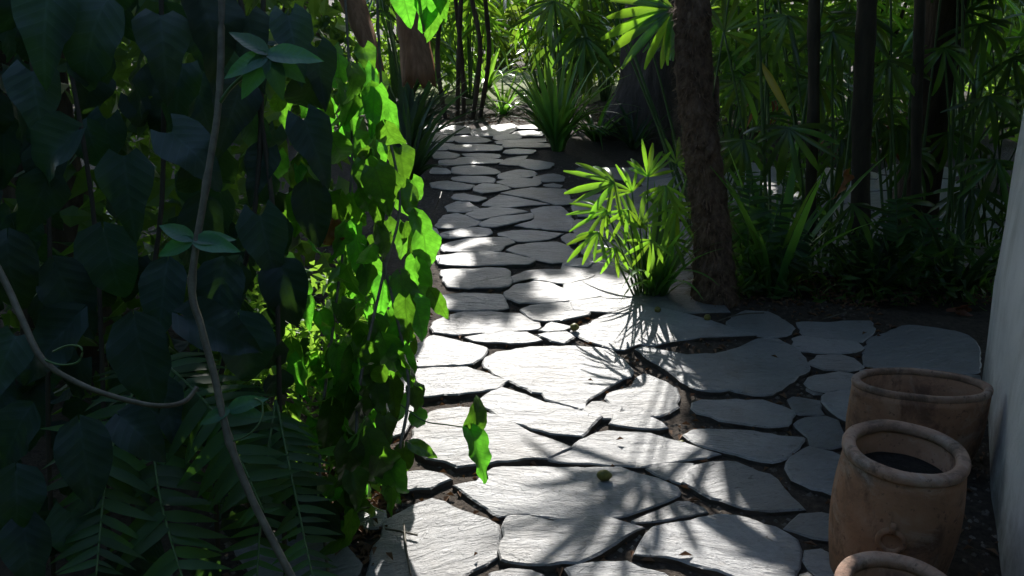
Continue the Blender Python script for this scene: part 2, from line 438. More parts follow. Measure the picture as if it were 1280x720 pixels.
A((100,347),(190,352),(222,374),(190,385),(100,380))
A((225,405),(300,397),(430,400),(496,417),(470,440),(350,438),(235,425))
A((505,435),(640,414),(760,422),(778,442),(740,463),(620,473),(560,460))
A((742,405),(860,390),(920,405),(915,430),(800,435),(745,417))
A((90,442),(200,432),(358,457),(330,480),(230,486),(120,470))
A((362,472),(420,447),(520,457),(598,480),(520,498),(420,507),(370,495))
A((800,452),(860,442),(910,455),(895,468),(830,466))
A((235,520),(300,512),(430,540),(380,560),(290,555),(230,540))
A((430,562),(520,517),(635,533),(700,548),(825,575),(680,582),(560,594),(420,580))
A((525,510),(720,474),(930,485),(950,520),(980,572),(870,580),(750,548),(640,528))
A((195,590),(250,557),(330,562),(398,605),(330,625),(205,622))
B((135,100),(170,50),(260,37),(340,57),(403,80),(370,108),(270,128),(140,125))
B((312,45),(400,12),(500,-2),(640,15),(700,30),(560,45),(400,78))
B((392,110),(480,64),(600,52),(720,37),(728,68),(610,98),(500,123),(420,121))
B((622,107),(725,77),(735,40),(720,10),(800,-12),(905,-15),(965,40),(1028,125),(940,138),(780,126))
B((150,165),(230,142),(380,120),(460,132),(468,160),(440,176),(300,184),(220,190),(160,182))
B((512,155),(600,137),(720,132),(915,155),(860,178),(740,203),(640,204),(580,180),(520,170))
B((160,232),(300,194),(460,182),(550,184),(613,212),(545,243),(520,268),(350,273),(190,273),(160,255))
B((562,265),(620,237),(750,217),(880,212),(955,237),(1005,290),(960,325),(850,343),(760,323),(640,285))
B((917,175),(960,162),(1010,167),(1000,225),(945,224),(920,200))
B((130,302),(260,284),(460,279),(600,292),(733,328),(700,358),(500,358),(340,367),(150,350))
B((160,387),(360,376),(560,376),(598,450),(578,488),(480,498),(200,494),(170,440))
B((602,432),(690,397),(860,383),(1000,397),(1108,425),(1040,453),(940,478),(840,468),(720,448),(625,468))
B((927,355),(1000,322),(1080,312),(1103,340),(1070,373),(980,370))
B((557,525),(620,487),(740,462),(860,482),(980,527),(1148,560),(1000,583),(820,598),(650,598),(580,563))
B((1007,477),(1100,452),(1200,472),(1213,500),(1170,523),(1050,523))
B((130,562),(220,544),(380,539),(530,552),(578,630),(500,643),(230,638),(170,620))
B((657,640),(720,617),(870,603),(1000,593),(1060,617),(1096,650),(1040,683),(900,708),(770,712),(700,680))
B((1192,560),(1240,519),(1300,522),(1330,560),(1300,606),(1210,611))
C((150,117),(250,80),(350,52),(520,50),(690,60),(760,92),(818,110),(810,153),(700,164),(500,178),(320,188),(170,177))
C((357,210),(480,189),(740,180),(828,229),(760,243),(640,250),(560,243),(420,233))
C((822,170),(900,120),(960,132),(1013,150),(970,170),(870,183))
C((824,198),(900,182),(990,179),(1038,212),(970,248),(900,233))
C((-20,330),(60,250),(165,200),(280,224),(380,250),(492,282),(468,330),(400,376),(320,385),(20,396))
C((30,412),(200,400),(370,400),(500,440),(626,476),(540,533),(400,558),(180,578),(0,590),(-60,500))
C((482,330),(560,293),(760,262),(950,262),(1130,266),(1280,288),(1350,362),(1395,430),(1386,458),(1300,497),(1192,547),(1118,597),(1103,651),(965,631),(862,588),(842,553),(780,547),(637,476),(547,440),(474,393))
Dd((440,122),(520,52),(595,29),(700,64),(860,119),(1090,179),(1190,209),(1130,270),(1075,328),(1020,328),(880,308),(720,262),(600,215),(530,168))
H((-38,258),(0,209),(60,209),(140,238),(182,251),(158,288),(118,312),(50,304),(-10,326))
Dd((40,290),(110,210),(190,172),(330,154),(440,169),(540,199),(620,249),(760,313),(900,362),(1005,402),(960,428),(850,467),(720,472),(560,492),(430,507),(310,521),(240,487),(130,467),(60,420),(20,360))
STONES.append([(683,574),(710,565),(722,555),(748,539.5),(762,537.5),(800,540.5),(836,547),(852,552),(876,559),(898,566),(880,571),(860,574),(826,577),(796,580.5),(740,579),(705,578)])
H((122,353),(150,302),(215,284),(330,313),(420,347),(468,378),(400,385),(250,377),(150,363))
H((92,188),(104,152),(250,108),(282,54),(340,30),(420,64),(515,122),(530,190),(545,240),(480,277),(420,297),(330,291),(210,261),(130,222))
H((634,258),(640,224),(700,209),(900,205),(1060,210),(1200,249),(1258,272),(1218,366),(1080,366),(920,341),(800,331),(740,307),(660,288))
H((592,420),(622,389),(740,385),(850,395),(1000,400),(1180,420),(1336,434),(1290,478),(1190,556),(1050,576),(900,541),(780,506),(680,476))
K((150,95),(200,45),(290,15),(450,12),(540,40),(700,114),(758,182),(865,293),(650,301),(500,291),(300,231),(200,177),(130,140))
STONES.append([(812,586),(832,581.5),(866,580),(861,588),(854,603),(836,597),(820,592)])
L((-458,150),(-320,122),(-280,84),(-200,50),(0,40),(250,36),(560,41),(690,70),(820,104),(926,157),(952,190),(938,213),(800,266),(650,311),(540,336),(400,346),(200,346),(0,326),(-60,321),(-160,336),(-220,316),(-330,237),(-386,193))
L((-158,420),(-120,364),(-80,356),(0,359),(150,384),(300,379),(420,355),(520,360),(620,394),(706,430),(620,477),(520,527),(430,586),(300,636),(130,656),(0,651),(-120,641),(-162,627),(-162,560),(-130,480))
L((662,369),(740,333),(850,284),(930,254),(1000,254),(1086,291),(1106,318),(940,346),(800,371),(680,381))
L((692,590),(712,502),(802,424),(950,390),(1060,360),(1180,334),(1300,354),(1420,376),(1550,413),(1668,492),(1702,560),(1687,660),(1650,760),(1500,790),(1300,736),(1180,686),(1020,646),(860,602))
L((257,692),(400,654),(620,644),(700,683),(850,718),(900,760),(800,830),(400,840))
L((-215,705),(-100,684),(0,693),(80,717),(60,790),(-200,790))
L((960,800),(1100,740),(1300,790),(1450,830),(1300,960),(1000,940))
G((330,312),(440,264),(500,239),(580,249),(680,293),(830,353),(906,392),(901,450),(911,520),(886,588),(820,627),(740,662),(660,716),(560,830),(200,860),(60,780),(100,700),(130,620),(170,520),(200,440),(210,380))
G((335,74),(480,59),(560,84),(611,115),(530,143),(480,167),(340,182),(250,150),(270,100))
G((60,332),(160,304),(190,322),(150,400),(100,418),(50,400))
I((627,192),(662,178),(828,203),(838,277),(700,277),(660,268))
I((742,100),(800,62),(900,33),(1020,43),(1076,62),(1040,118),(900,142),(800,152),(752,130))
I((848,187),(920,154),(1035,144),(1100,240),(1060,330),(980,328),(900,288),(853,220))
I((668,350),(742,313),(860,306),(933,333),(957,390),(972,478),(900,497),(772,487),(757,430))
I((633,590),(690,533),(762,498),(900,528),(970,548),(1020,620),(1010,800),(900,790),(720,726),(653,697))
K((762,420),(792,372),(860,333),(980,323),(1050,333),(1108,422),(1110,488),(1000,477),(860,447))
K((873,620),(892,563),(980,548),(1080,603),(1108,640),(1088,720),(1040,760),(960,718))
K((850,705),(900,695),(960,742),(950,820),(850,820))
F((-138,205),(0,163),(130,101),(300,79),(480,89),(620,124),(760,168),(900,222),(1030,248),(870,255),(640,258),(480,285),(390,307),(300,296),(210,328),(140,324),(0,277),(-80,240))
F((847,180),(890,133),(960,103),(1100,108),(1220,167),(1257,205),(1200,247),(1100,257),(940,228))
F((283,342),(330,329),(400,339),(600,379),(760,374),(900,335),(1040,279),(1150,284),(1250,333),(1326,392),(1336,470),(1250,537),(1120,616),(1000,616),(860,596),(690,600),(560,536),(420,437),(330,388))
Mm((90,162),(250,157),(540,152),(558,230),(480,282),(300,257),(150,253),(110,220))
Mm((62,272),(110,258),(250,273),(450,289),(488,330),(440,357),(250,359),(72,343))
Mm((503,320),(560,253),(740,178),(880,183),(1100,227),(1188,262),(1222,400),(1217,467),(1120,487),(900,487),(700,457),(512,427),(493,370))
Mm((158,425),(212,373),(350,373),(430,392),(478,440),(400,467),(250,462))
Mm((143,545),(202,503),(340,483),(450,503),(440,568),(280,602),(182,588))
Mm((490,470),(620,470),(860,500),(1100,505),(1220,500),(1230,620),(900,760),(500,720),(460,560))
# left margin stones, mostly hidden by the vine
G((-700,560),(-300,420),(-60,520),(40,640),(-40,800),(-500,830))
C((-200,560),(-60,520),(-10,600),(30,680),(-20,800),(-160,820))
B((60,120),(130,130),(150,200),(120,250),(20,230))

def clip(poly, a, b):   # keep the side of points nearer a than b (shrunk for the joint)
    m_ = ((a[0] + b[0]) / 2, (a[1] + b[1]) / 2)
    n = (b[0] - a[0], b[1] - a[1]); ln = math.hypot(*n); n = (n[0] / ln, n[1] / ln)
    f = lambda p: (p[0] - m_[0]) * n[0] + (p[1] - m_[1]) * n[1] + 0.016
    out = []
    for i in range(len(poly)):
        p, q = poly[i], poly[(i + 1) % len(poly)]
        fp, fq = f(p), f(q)
        if fp <= 0: out.append(p)
        if fp * fq < 0:
            t = fp / (fp - fq)
            out.append((p[0] + (q[0] - p[0]) * t, p[1] + (q[1] - p[1]) * t))
    return out
GPOLY = [[(lambda g: (g.x, g.y))(gnd(x, y, 0.05)) for x, y in s] for s in STONES]
# paving seen behind the palms: cells of a loose grid
seeds = []
yy = 4.15
while yy < 7.3:
    xx = 0.62 + uni(0, .3)
    while xx < 4.0:
        seeds.append((xx + uni(-.13, .13), yy + uni(-.09, .09)))
        xx += uni(.5, .72)
    yy += 0.42
for s in seeds:
    if s[0] < 0.68 + 0.0 * s[1] or s[0] > 3.5 or s[1] > 6.9: continue
    if s[1] < 4.25 + max(0, s[0] - .9) * 0.1 and s[0] > .9: continue
    poly = [(s[0] - .45, s[1] - .4), (s[0] + .45, s[1] - .4), (s[0] + .45, s[1] + .4), (s[0] - .45, s[1] + .4)]
    for o_ in seeds:
        if o_ is not s and abs(o_[0] - s[0]) < 1.2 and abs(o_[1] - s[1]) < 1.2:
            poly = clip(poly, s, o_)
            if len(poly) < 3: break
    if len(poly) >= 3: GPOLY.append(poly)

def build_stone(poly, k):
    area = 0.5 * sum(p[0] * q[1] - q[0] * p[1] for p, q in zip(poly, poly[1:] + poly[:1]))
    if area < 0: poly = poly[::-1]
    cx = sum(p[0] for p in poly) / len(poly); cy = sum(p[1] for p in poly) / len(poly)
    pts = []
    n = len(poly)
    for i in range(n):       # rounded, then chipped outline
        a, b, c, d = poly[i - 1], poly[i], poly[(i + 1) % n], poly[(i + 2) % n]
        ln = math.hypot(c[0] - b[0], c[1] - b[1])
        st = max(1, min(12, int(ln / 0.026)))
        for j in range(st):
            t = j / st
            lin = [b[q] + (c[q] - b[q]) * t for q in (0, 1)]
            cr = [0.5 * (2 * b[q] + (c[q] - a[q]) * t + (2 * a[q] - 5 * b[q] + 4 * c[q] - d[q]) * t * t + (3 * b[q] - a[q] - 3 * c[q] + d[q]) * t ** 3) for q in (0, 1)]
            p = [0.7 * lin[q] + 0.3 * cr[q] for q in (0, 1)]
            e = 0.014 * noise.noise(Vector((p[0] * 11, p[1] * 11, k * 3.7))) + 0.009 * noise.noise(Vector((p[0] * 37, p[1] * 37, k * 1.3))) + .0065
            dx, dy = p[0] - cx, p[1] - cy; dl = math.hypot(dx, dy) + 1e-6
            pts.append((p[0] + dx / dl * e, p[1] + dy / dl * e))
    m_ = len(pts)
    th = 0.044 + 0.011 * rnd()
    tx, ty = uni(-.012, .012), uni(-.016, .016)
    vs, fs = [], []
    def inset(p, dist):
        dx, dy = p[0] - cx, p[1] - cy; dl = math.hypot(dx, dy) + 1e-6
        f = max(0.25, 1 - dist / dl)
        return cx + dx * f, cy + dy * f
    for ri, (ins, hz) in enumerate(((0.006, -0.2), (-0.005, 0.5), (-0.003, 0.9), (0.003, 0.995), (0.003, 0.995), (0.05, 1.0))):
        for p in pts:
            q = inset(p, ins + (0.004 * noise.noise(Vector((p[0] * 23, p[1] * 23, k + ri * 4.4))) if ri in (1, 2) else 0))
            z = th * hz
            if ri >= 1:
                z += (q[0] - cx) * tx + (q[1] - cy) * ty
                z += 0.003 * noise.noise(Vector((q[0] * 6, q[1] * 9, k * 2.1)))
            vs.append((q[0] - cx, q[1] - cy, z))
    for r_ in (0, 1, 2, 4):
        for i in range(m_):
            fs.append((r_ * m_ + i, r_ * m_ + (i + 1) % m_, (r_ + 1) * m_ + (i + 1) % m_, (r_ + 1) * m_ + i))
    fs.append(tuple(range(5 * m_, 6 * m_)))
    me = mesh_of("flagstone", vs, fs, M_STONE, False)
    me.materials.append(M_EDGE)
    for pl in me.polygons:
        pl.use_smooth = pl.index >= 3 * m_
        if pl.index < 2 * m_: pl.material_index = 1
    return link("flagstone", me, path, Matrix.Translation((cx, cy, 0.004)))
for k, poly in enumerate(GPOLY): build_stone(poly, k)

def inside(poly, x, y):
    c = False
    for (x1, y1), (x2, y2) in zip(poly, poly[1:] + poly[:1]):
        if (y1 > y) != (y2 > y) and x < (x2 - x1) * (y - y1) / (y2 - y1) + x1: c = not c
    return c
BOX = [(min(p[0] for p in g), max(p[0] for p in g), min(p[1] for p in g), max(p[1] for p in g), g) for g in GPOLY]
def on_stone(x, y):
    for a, b, c, d, g in BOX:
        if a < x < b and c < y < d and inside(g, x, y): return True
    return False

# loose gravel lying in the joints
vs, fs = [], []
n = 0
while n < 4200:
    y = uni(1.3, 7.0) if rnd() < .8 else uni(1.3, 3.2)
    x = uni(-.9, 1.7)
    if on_stone(x, y): 
        continue
    r = uni(.003, .011)
    b = len(vs)
    for dx, dy, dz in ((1, 0, 0), (0, 1, 0), (-1, 0, 0), (0, -1, 0), (.1, .1, .8)):
        vs.append((x + dx * r * uni(.7, 1.3), y + dy * r * uni(.7, 1.3), .034 + dz * r * uni(.6, 1.2)))
    fs += [(b, b + 1, b + 4), (b + 1, b + 2, b + 4), (b + 2, b + 3, b + 4), (b + 3, b, b + 4)]
    n += 1
tag(link("gravel", mesh_of("gravel", vs, fs, M_GRAVEL, False)), "loose brown gravel and grit in the joints between flagstones", "gravel", kind="stuff")

# ------------------------------------------------------------------ scattered foliage (one mesh of many small leaves)
def leaf_cloud(points, size, m, name, aspect=0.45, droop=0.3, face=None):
    vs, fs = [], []
    for p in points:
        s = size * uni(.6, 1.4)
        t = Vector((uni(-1, 1), uni(-1, 1), uni(-1, .6) - droop)).normalized()
        n_ = (Vector((uni(-1, 1), uni(-1, 1), uni(-1, 1))) + (face or Vector((0, 0, 0)))).normalized()
        x = t.cross(n_)
        if x.length < .05: continue
        x.normalize(); z = x.cross(t)
        b = len(vs)
        w = s * aspect * .5
        vs += [p, p + t * s * .38 + x * w + z * s * .06, p + t * s * .38 - x * w + z * s * .06, p + t * s - z * s * .08, p + t * s * .4]
        fs += [(b, b + 1, b + 4), (b, b + 4, b + 2), (b + 1, b + 3, b + 4), (b + 4, b + 3, b + 2)]
    return mesh_of(name, vs, fs, m, False)

# ------------------------------------------------------------------ trees and their canopy
COT = math.cos(SUN_EL) / math.sin(SUN_EL)
def g2(px, py): 
    g = gnd(px, py, 0.05); return (g.x, g.y)
LIT = [[(-0.15, -2.2), (0.62, -2.2), (0.66, .6), (0.9, .85), (0.9, 1.75), (0.76, 1.95), (0.76, 2.5), (0.80, 4.1), (0.45, 4.15), (0.30, 3.95), (0.0, 3.6), (-0.54, 3.5), (-.50, 1.3), (-.43, .9), (-.42, .2), (-.2, .1)],
       [g2(655, 345), g2(735, 340), g2(750, 385), g2(650, 385)],
       [g2(545, 285), g2(610, 285), g2(635, 330), g2(610, 370), g2(545, 372)],
       [(-0.6, 3.2), (-0.25, 3.2), (-0.28, 4.6), (-0.6, 4.6)],
       [g2(560, 252), g2(605, 250), g2(598, 270), g2(560, 268)],
       [g2(562, 226), g2(610, 226), g2(600, 238), g2(566, 236)],
       [g2(566, 202), g2(618, 202), g2(610, 220), g2(570, 218)],
       [g2(562, 172), g2(628, 166), g2(640, 196), g2(560, 198)],
       [(-1.1, 10.2), (0.8, 10.2), (1.0, 14), (-1.2, 14)]]
LIT += [[(-.62, .6), (-.42, .6), (-.42, 1.0), (-.62, 1.0)], [(-.74, .32), (-.55, .32), (-.55, .64), (-.74, .64)]]
LIT.append([(-.85, 1.0), (-.5, 1.0), (-.5, 2.5), (-.85, 2.5)])
def lit_at(x, y):
    for i, pl in enumerate(LIT):
        if inside(pl, x, y):
            if i == 7: return noise.noise(Vector((x * 9, y * 5, 3.3))) > -0.12
            return True
    return False
def canopy_open(x, y):
    if lit_at(x, y): return True
    v = noise.noise(Vector((x * 1.9, y * 1.3, 8.8)))
    if y > 8.2: return v > -0.04
    if x > 1.3 and y > 6: return v > 0.25
    if x > 1.3 and y > 4.4: return v > 0.5
    return False
TREES = [("big", (1.42, 8.7), 0.37), ("right", (2.32, 4.75), 0.12), ("vine", (-1.9, 3.4), 0.16),
         ("far_left", (-2.6, 11.5), 0.2), ("far_right", (4.6, 9.5), 0.22), ("far", (0.9, 15.5), 0.2), ("behind", (-2.2, -2.6), 0.25)]
canopy = {i: [] for i in range(len(TREES))}
for _ in range(52000):
    gx, gy = uni(-4.5, 5.5), uni(-2.6, 11)
    if canopy_open(gx, gy): continue
    if gy > 8.5 and gx < .5 and rnd() < .8: continue
    z = uni(3.3, 5.6) if gy < 5 else uni(3.3, 4.4)
    p = Vector((gx + TO_SUN.x / TO_SUN.z * z, gy + TO_SUN.y / TO_SUN.z * z, z))
    i = min(range(len(TREES)), key=lambda q: (TREES[q][1][0] - p.x) ** 2 + (TREES[q][1][1] - p.y) ** 2)
    canopy[i].append(p)
for _ in range(11000):  # crown of an unseen tree, added to cut skylight near the viewer
    p = Vector((uni(-5.5, 5.5), uni(-6.5, -.9), uni(2.9, 4.4)))
    canopy[6].append(p)
for _ in range(7000):
    canopy[1].append(Vector((uni(.95, 4.6), uni(.3, 6), uni(2.5, 3.4))))
for _ in range(17000):
    gx, gy = (uni(-1.2, 4.5), uni(3.7, 8.2)) if rnd() < .5 else (uni(.7, 3.5), uni(-.3, 4.5))
    if canopy_open(gx, gy): continue
    z = uni(3.3, 4.6)
    canopy[0].append(Vector((gx + TO_SUN.x / TO_SUN.z * z, gy + TO_SUN.y / TO_SUN.z * z, z)))
for _ in range(2500):
    canopy[2].append(Vector((uni(-5, -2.0), uni(.5, 4.5), uni(2.8, 4.2))))
def trunk_pts(base, top, k, wob, seed):
    out = []
    for i in range(k + 1):
        t = i / k
        p = Vector(base).lerp(Vector(top), t)
        p += Vector((noise.noise(Vector((t * 3, seed, 0))), noise.noise(Vector((t * 3, seed, 5))), 0)) * wob * min(1, t * 4)
        out.append(p)
    return out
TREE_LABEL = {"big": "broad grey-barked tree trunk at the far end of the path",
              "right": "brown tree trunk in shade behind the lady palms on the right",
              "vine": "tree wrapped by the shaded vine beside the left of the path",
              "far_left": "tree behind the canes beyond the far left of the path",
              "far_right": "tree standing beyond the shaded paving behind the palm thicket",
              "behind": "unseen tree added behind the viewer to cut skylight on the near path",
              "far": "tree at the far side of the sunlit clearing behind the path"}
for i, (nm, (x, y), r) in enumerate(TREES):
    t = thing("tree", TREE_LABEL[nm], "tree", (x, y, 0))
    H_ = 4.2
    pts = trunk_pts((x, y, -.05), (x + uni(-.2, .2), y + uni(-.1, .3), H_), 22, .06, i * 3.1)
    rad = [r * (1 + (.55 if nm == "big" else .3) * math.exp(-q * .55) - .014 * q) for q in range(23)]
    if nm == "right": rad = [q * .95 for q in rad]
    tr = link("trunk", tube(pts, rad, M_GREYBARK if nm in ("big", "far") else M_BARK, "trunk", 20, .22, i), t, Matrix.Identity(4))
    cl = canopy[i]
    if cl:
        for b in range(7):
            e = random.choice(cl)
            s = pts[random.choice((17, 18, 19, 20, 21, 22))]
            mid = s.lerp(e, .5) + Vector((0, 0, .25))
            sp = smooth_path([s, mid, e], 4)
            link("branch", tube(sp, [r * .35 * (1 - .8 * q / len(sp)) for q in range(len(sp))], M_BARK, "branch", 6), t, Matrix.Identity(4))
        cr = link("crown", leaf_cloud(cl, .22, M_CANOPY, "crown", .6, .1), t, Matrix.Identity(4))
        cr["kind"] = "stuff"

# ------------------------------------------------------------------ palms
def fan(parent, P, Q, mdir, n, Rl, count, spread, leaves, stalkmat=None, jitter=.08, name="frond", rad=.004, sag=.06):
    P, Q = Vector(P), Vector(Q)
    mid = P.lerp(Q, .55) + Vector((0, 0, sag))
    st = link(name, tube(smooth_path([P, mid, Q], 4), [rad * 1.4] * 4 + [rad] * 5, stalkmat or M_GREENSTEM, name, 5), parent)
    y = Vector(mdir).normalized(); n = Vector(n)
    x = y.cross(n).normalized(); z = x.cross(y)
    for k in range(count):
        a = spread * (2 * k / (count - 1) - 1) + uni(-.06, .06)
        t = y * math.cos(a) + x * math.sin(a) + jit(jitter)
        nn = z + x * (-.25 * math.sin(a)) + jit(.15)
        ln = Rl * (1 - .25 * abs(a) / max(spread, .1)) * uni(.88, 1.08)
        link("leaflet", random.choice(leaves) if isinstance(leaves, list) else leaves, st, frame(Q, t, nn, ln))
    return st
def px_dir(p, ax, ay, D, away=0.0):   # direction in the place of a step seen in the photo
    return (Vector((ax, 0, 0)) - UP * ay).normalized() + FW * away
TOCAM = lambda p: (CAM - Vector(p)).normalized()

# palm tree whose trunk stands beside the path
pb = gnd(893, 384)
pt = at(868, -8, pb.y * math.cos(PITCH) + .05)
palm = thing("palm_tree", "leaning palm tree with a fibrous brown trunk at the edge of the path", "palm tree", pb)
dirv = (pt - pb)
pts = [pb - Vector((0, 0, .05)) + dirv * (i / 16.0) * 1.0 for i in range(17)]
pts = [p + Vector((.018 * math.sin(i * .38) * (1 if i else 0), 0, 0)) for i, p in enumerate(pts)]
last = pts[-1]
pts += [last + dirv * (.12 * q) + Vector((0, .03 * q, .04 * q)) for q in range(1, 12)]
rad = [.125, .112, .100, .094, .090, .087, .085, .083, .082, .081, .080, .079, .079, .078, .078, .078, .078] + [.077] * 11
fine_pts, fine_rad = [], []
for i in range(len(pts) - 1):
    for j in range(4):
        tt = j / 4
        fine_pts.append(pts[i].lerp(pts[i + 1], tt))
        fine_rad.append((rad[i] * (1 - tt) + rad[i + 1] * tt) * (1 + .09 * noise.noise(Vector(((i * 4 + j) * .7, .3, 1.1))) + (.06 if j == 0 and i % 2 else 0)))
link("trunk", tube(fine_pts, fine_rad, M_PALMBARK, "trunk", 32, .12, 3), palm)
vs, fs = [], []
for _ in range(4200):
    i = random.randrange(2, 72)
    a = uni(0, 2 * math.pi)
    p = fine_pts[i] + Vector((math.cos(a), math.sin(a), 0)) * fine_rad[i] * .97
    d = Vector((math.cos(a), math.sin(a), uni(-1.6, .9))).normalized()
    ln = uni(.015, .06); side = Vector((-math.sin(a), math.cos(a), 0)) * .0015
    bend = jit(.5)
    b = len(vs)
    q = p + d * ln * .6; e = q + (d + bend).normalized() * ln * .5
    vs += [p - side, p + side, q + side, q - side, e]
    fs += [(b, b + 1, b + 2, b + 3), (b + 3, b + 2, b + 4)]
fb = link("fibre", mesh_of("fibre", vs, fs, M_FIBRE, False), palm); fb["kind"] = "stuff"
# old leaf stub on the trunk's right side
s0 = at(884, 200, pb.y * .94 + .17)
link("leaf_stub", tube(smooth_path([s0, at(893, 150, 3.83), at(897, 95, 3.8)], 4), [.008, .02, .026, .024, .021, .018, .014, .01, .004], M_PALMBARK, "leaf_stub", 8, .2), palm)
hub = at(842, 12, 3.78)
fan(palm, at(856, 60, 3.82), hub, px_dir(hub, -1, .42, 3.8, .05), TOCAM(hub) + Vector((0, 0, .5)), .36, 15, 1.15, L_FAN, rad=.006)
top = fine_pts[-1]
for k in range(9):
    a = k * 2 * math.pi / 9 + .2
    o = Vector((math.cos(a), math.sin(a), .5)).normalized()
    q = top + o * uni(.6, .8)
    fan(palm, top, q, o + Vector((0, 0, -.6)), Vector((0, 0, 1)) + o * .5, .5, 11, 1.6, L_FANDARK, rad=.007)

tb = Vector((1.12, 5.0, 0))
tall = thing("lady_palm", "tall lady palm standing behind the leaning trunk, its fans above the view", "palm", tb)
for (x, y, z, ax, ln, sp_, cnt) in ((.33, 5.0, 1.72, -.6, .5, 1.15, 7), (.62, 5.0, 1.58, .1, .46, 1.2, 8), (.36, 5.45, 2.0, -.5, .5, 1.2, 7), (.80, 4.7, 1.56, .3, .42, 1.1, 7), (.20, 5.7, 2.25, -.8, .5, 1.2, 7), (1.3, 5.2, 1.9, .8, .45, 1.5, 9)):
    q = Vector((x, y, z))
    fan(tall, tb + Vector((uni(-.06, .06), uni(-.06, .06), 0)), q, Vector((ax, -.2, .55)), Vector((0, -.85, .5)) + jit(.15), ln, cnt, sp_, L_WIDE, rad=.006)
# sunlit lady palm at the trunk's foot
lb = gnd(806, 380)
lady = thing("lady_palm", "bright backlit lady palm at the foot of the leaning trunk", "palm", lb)
DL = 4.0
heroes = [(810, 221, 0.05, -1, .19, 9, 1.25, -.02), (768, 229, -1, .12, .26, 9, 1.5, -.1), (758, 263, -1, .5, .20, 7, 1.2, -.12),
          (846, 205, .5, -.5, .18, 8, 1.6, .06), (748, 290, -.8, .9, .19, 6, .9, -.16), (832, 232, -.1, 1, .2, 7, 1.2, -.05),
          (785, 262, -.4, 1, .2, 6, 1.1, -.14), (845, 262, .5, .7, .2, 7, 1.4, .05), (770, 310, -.5, 1, .16, 5, 1.0, -.2), (800, 285, .1, -1, .2, 7, 1.2, -.1), (825, 262, .4, -.7, .2, 8, 1.3, .0), (815, 300, -.3, .8, .16, 6, 1.2, -.12), (840, 300, .6, .6, .16, 6, 1.2, 0), (790, 240, -.4, -.6, .17, 7, 1.2, .05)]
for hx, hy, ax, ay, ln, cnt, spr, dz in heroes:
    q = at(hx, hy, DL + dz)
    fan(lady, lb + Vector(((hx - 806) * .0006, uni(-.04, .04), .0)), q, px_dir(q, ax, ay, DL, -.1), TOCAM(q) + Vector((0, 0, .55)) + jit(.2), ln, cnt, spr, L_FAN, rad=.004, sag=.02)

def strap_clump(name, label, base, n, h, spread, leaves, group=None, lean=(0, 0), cat="plant", wob=1.0):
    c = thing(name, label, cat, base, group)
    for k in range(n):
        a = uni(0, 2 * math.pi)
        o = Vector((math.cos(a), math.sin(a), 0))
        s = spread * math.sqrt(rnd())
        t = Vector((0, 0, 1)) + o * s + Vector((lean[0], lean[1], 0))
        link("leaf", random.choice(leaves), c, frame(base + o * uni(0, .05) * wob, t, -o + Vector((0, 0, s)) + jit(.2), h * uni(.6, 1.1)))
    return c
strap_clump("strap_leaf_plant", "sunlit clump of upright strap leaves under the lady palm", gnd(818, 378), 54, .6, .42, L_STRAP, lean=(-.02, 0))
strap_clump("strap_leaf_plant", "tall green strap-leaf clump beside the far right of the path", gnd(697, 193), 60, .95, .42, L_STRAP, lean=(-.08, 0))
strap_clump("strap_leaf_plant", "low arching strap-leaf clump between the tall clump and grey trunk", gnd(745, 176), 46, .62, .9, L_STRAP)
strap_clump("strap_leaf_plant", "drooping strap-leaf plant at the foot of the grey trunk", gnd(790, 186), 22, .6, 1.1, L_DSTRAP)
strap_clump("strap_leaf_plant", "dim strap-leaf clump right of the leaning palm trunk", gnd(965, 375), 26, .8, .35, L_STRAP)
strap_clump("strap_leaf_plant", "small strap-leaf tuft on the soil between the palm trunk and the clump", gnd(918, 372), 18, .4, .8, L_STRAP)
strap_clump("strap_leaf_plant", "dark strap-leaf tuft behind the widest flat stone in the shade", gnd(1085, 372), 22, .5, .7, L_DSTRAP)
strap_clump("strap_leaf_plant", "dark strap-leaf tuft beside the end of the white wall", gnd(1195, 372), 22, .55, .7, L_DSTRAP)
shortp = gnd(628, 146)
strap_clump("strap_leaf_plant", "sunlit low strap-leaf plant at the edge of the clearing", shortp, 30, .6, .9, L_STRAP)
strap_clump("strap_leaf_plant", "sunlit strap-leaf plant across the clearing behind the path", Vector((-.35, 12.6, 0)), 30, .9, .9, L_STRAP)
# dark spiky plants along the left of the path
for (x, y, h, lab) in ((512, 232, .75, "dark spiky plant at the path's left edge, nearest of the row"),
                       (508, 205, .9, "dark spiky plant behind the vine, second along the path's left edge"),
                       (515, 182, .95, "dark spiky plant further along, below the tan palm sheath"),
                       (500, 165, 1.0, "dark spiky plant at the far end of the row left of the path")):
    strap_clump("spiky_plant", lab, gnd(x, y), 30, h, .6, L_DSTRAP, "spiky plants along the left edge of the path", lean=(.05, 0))

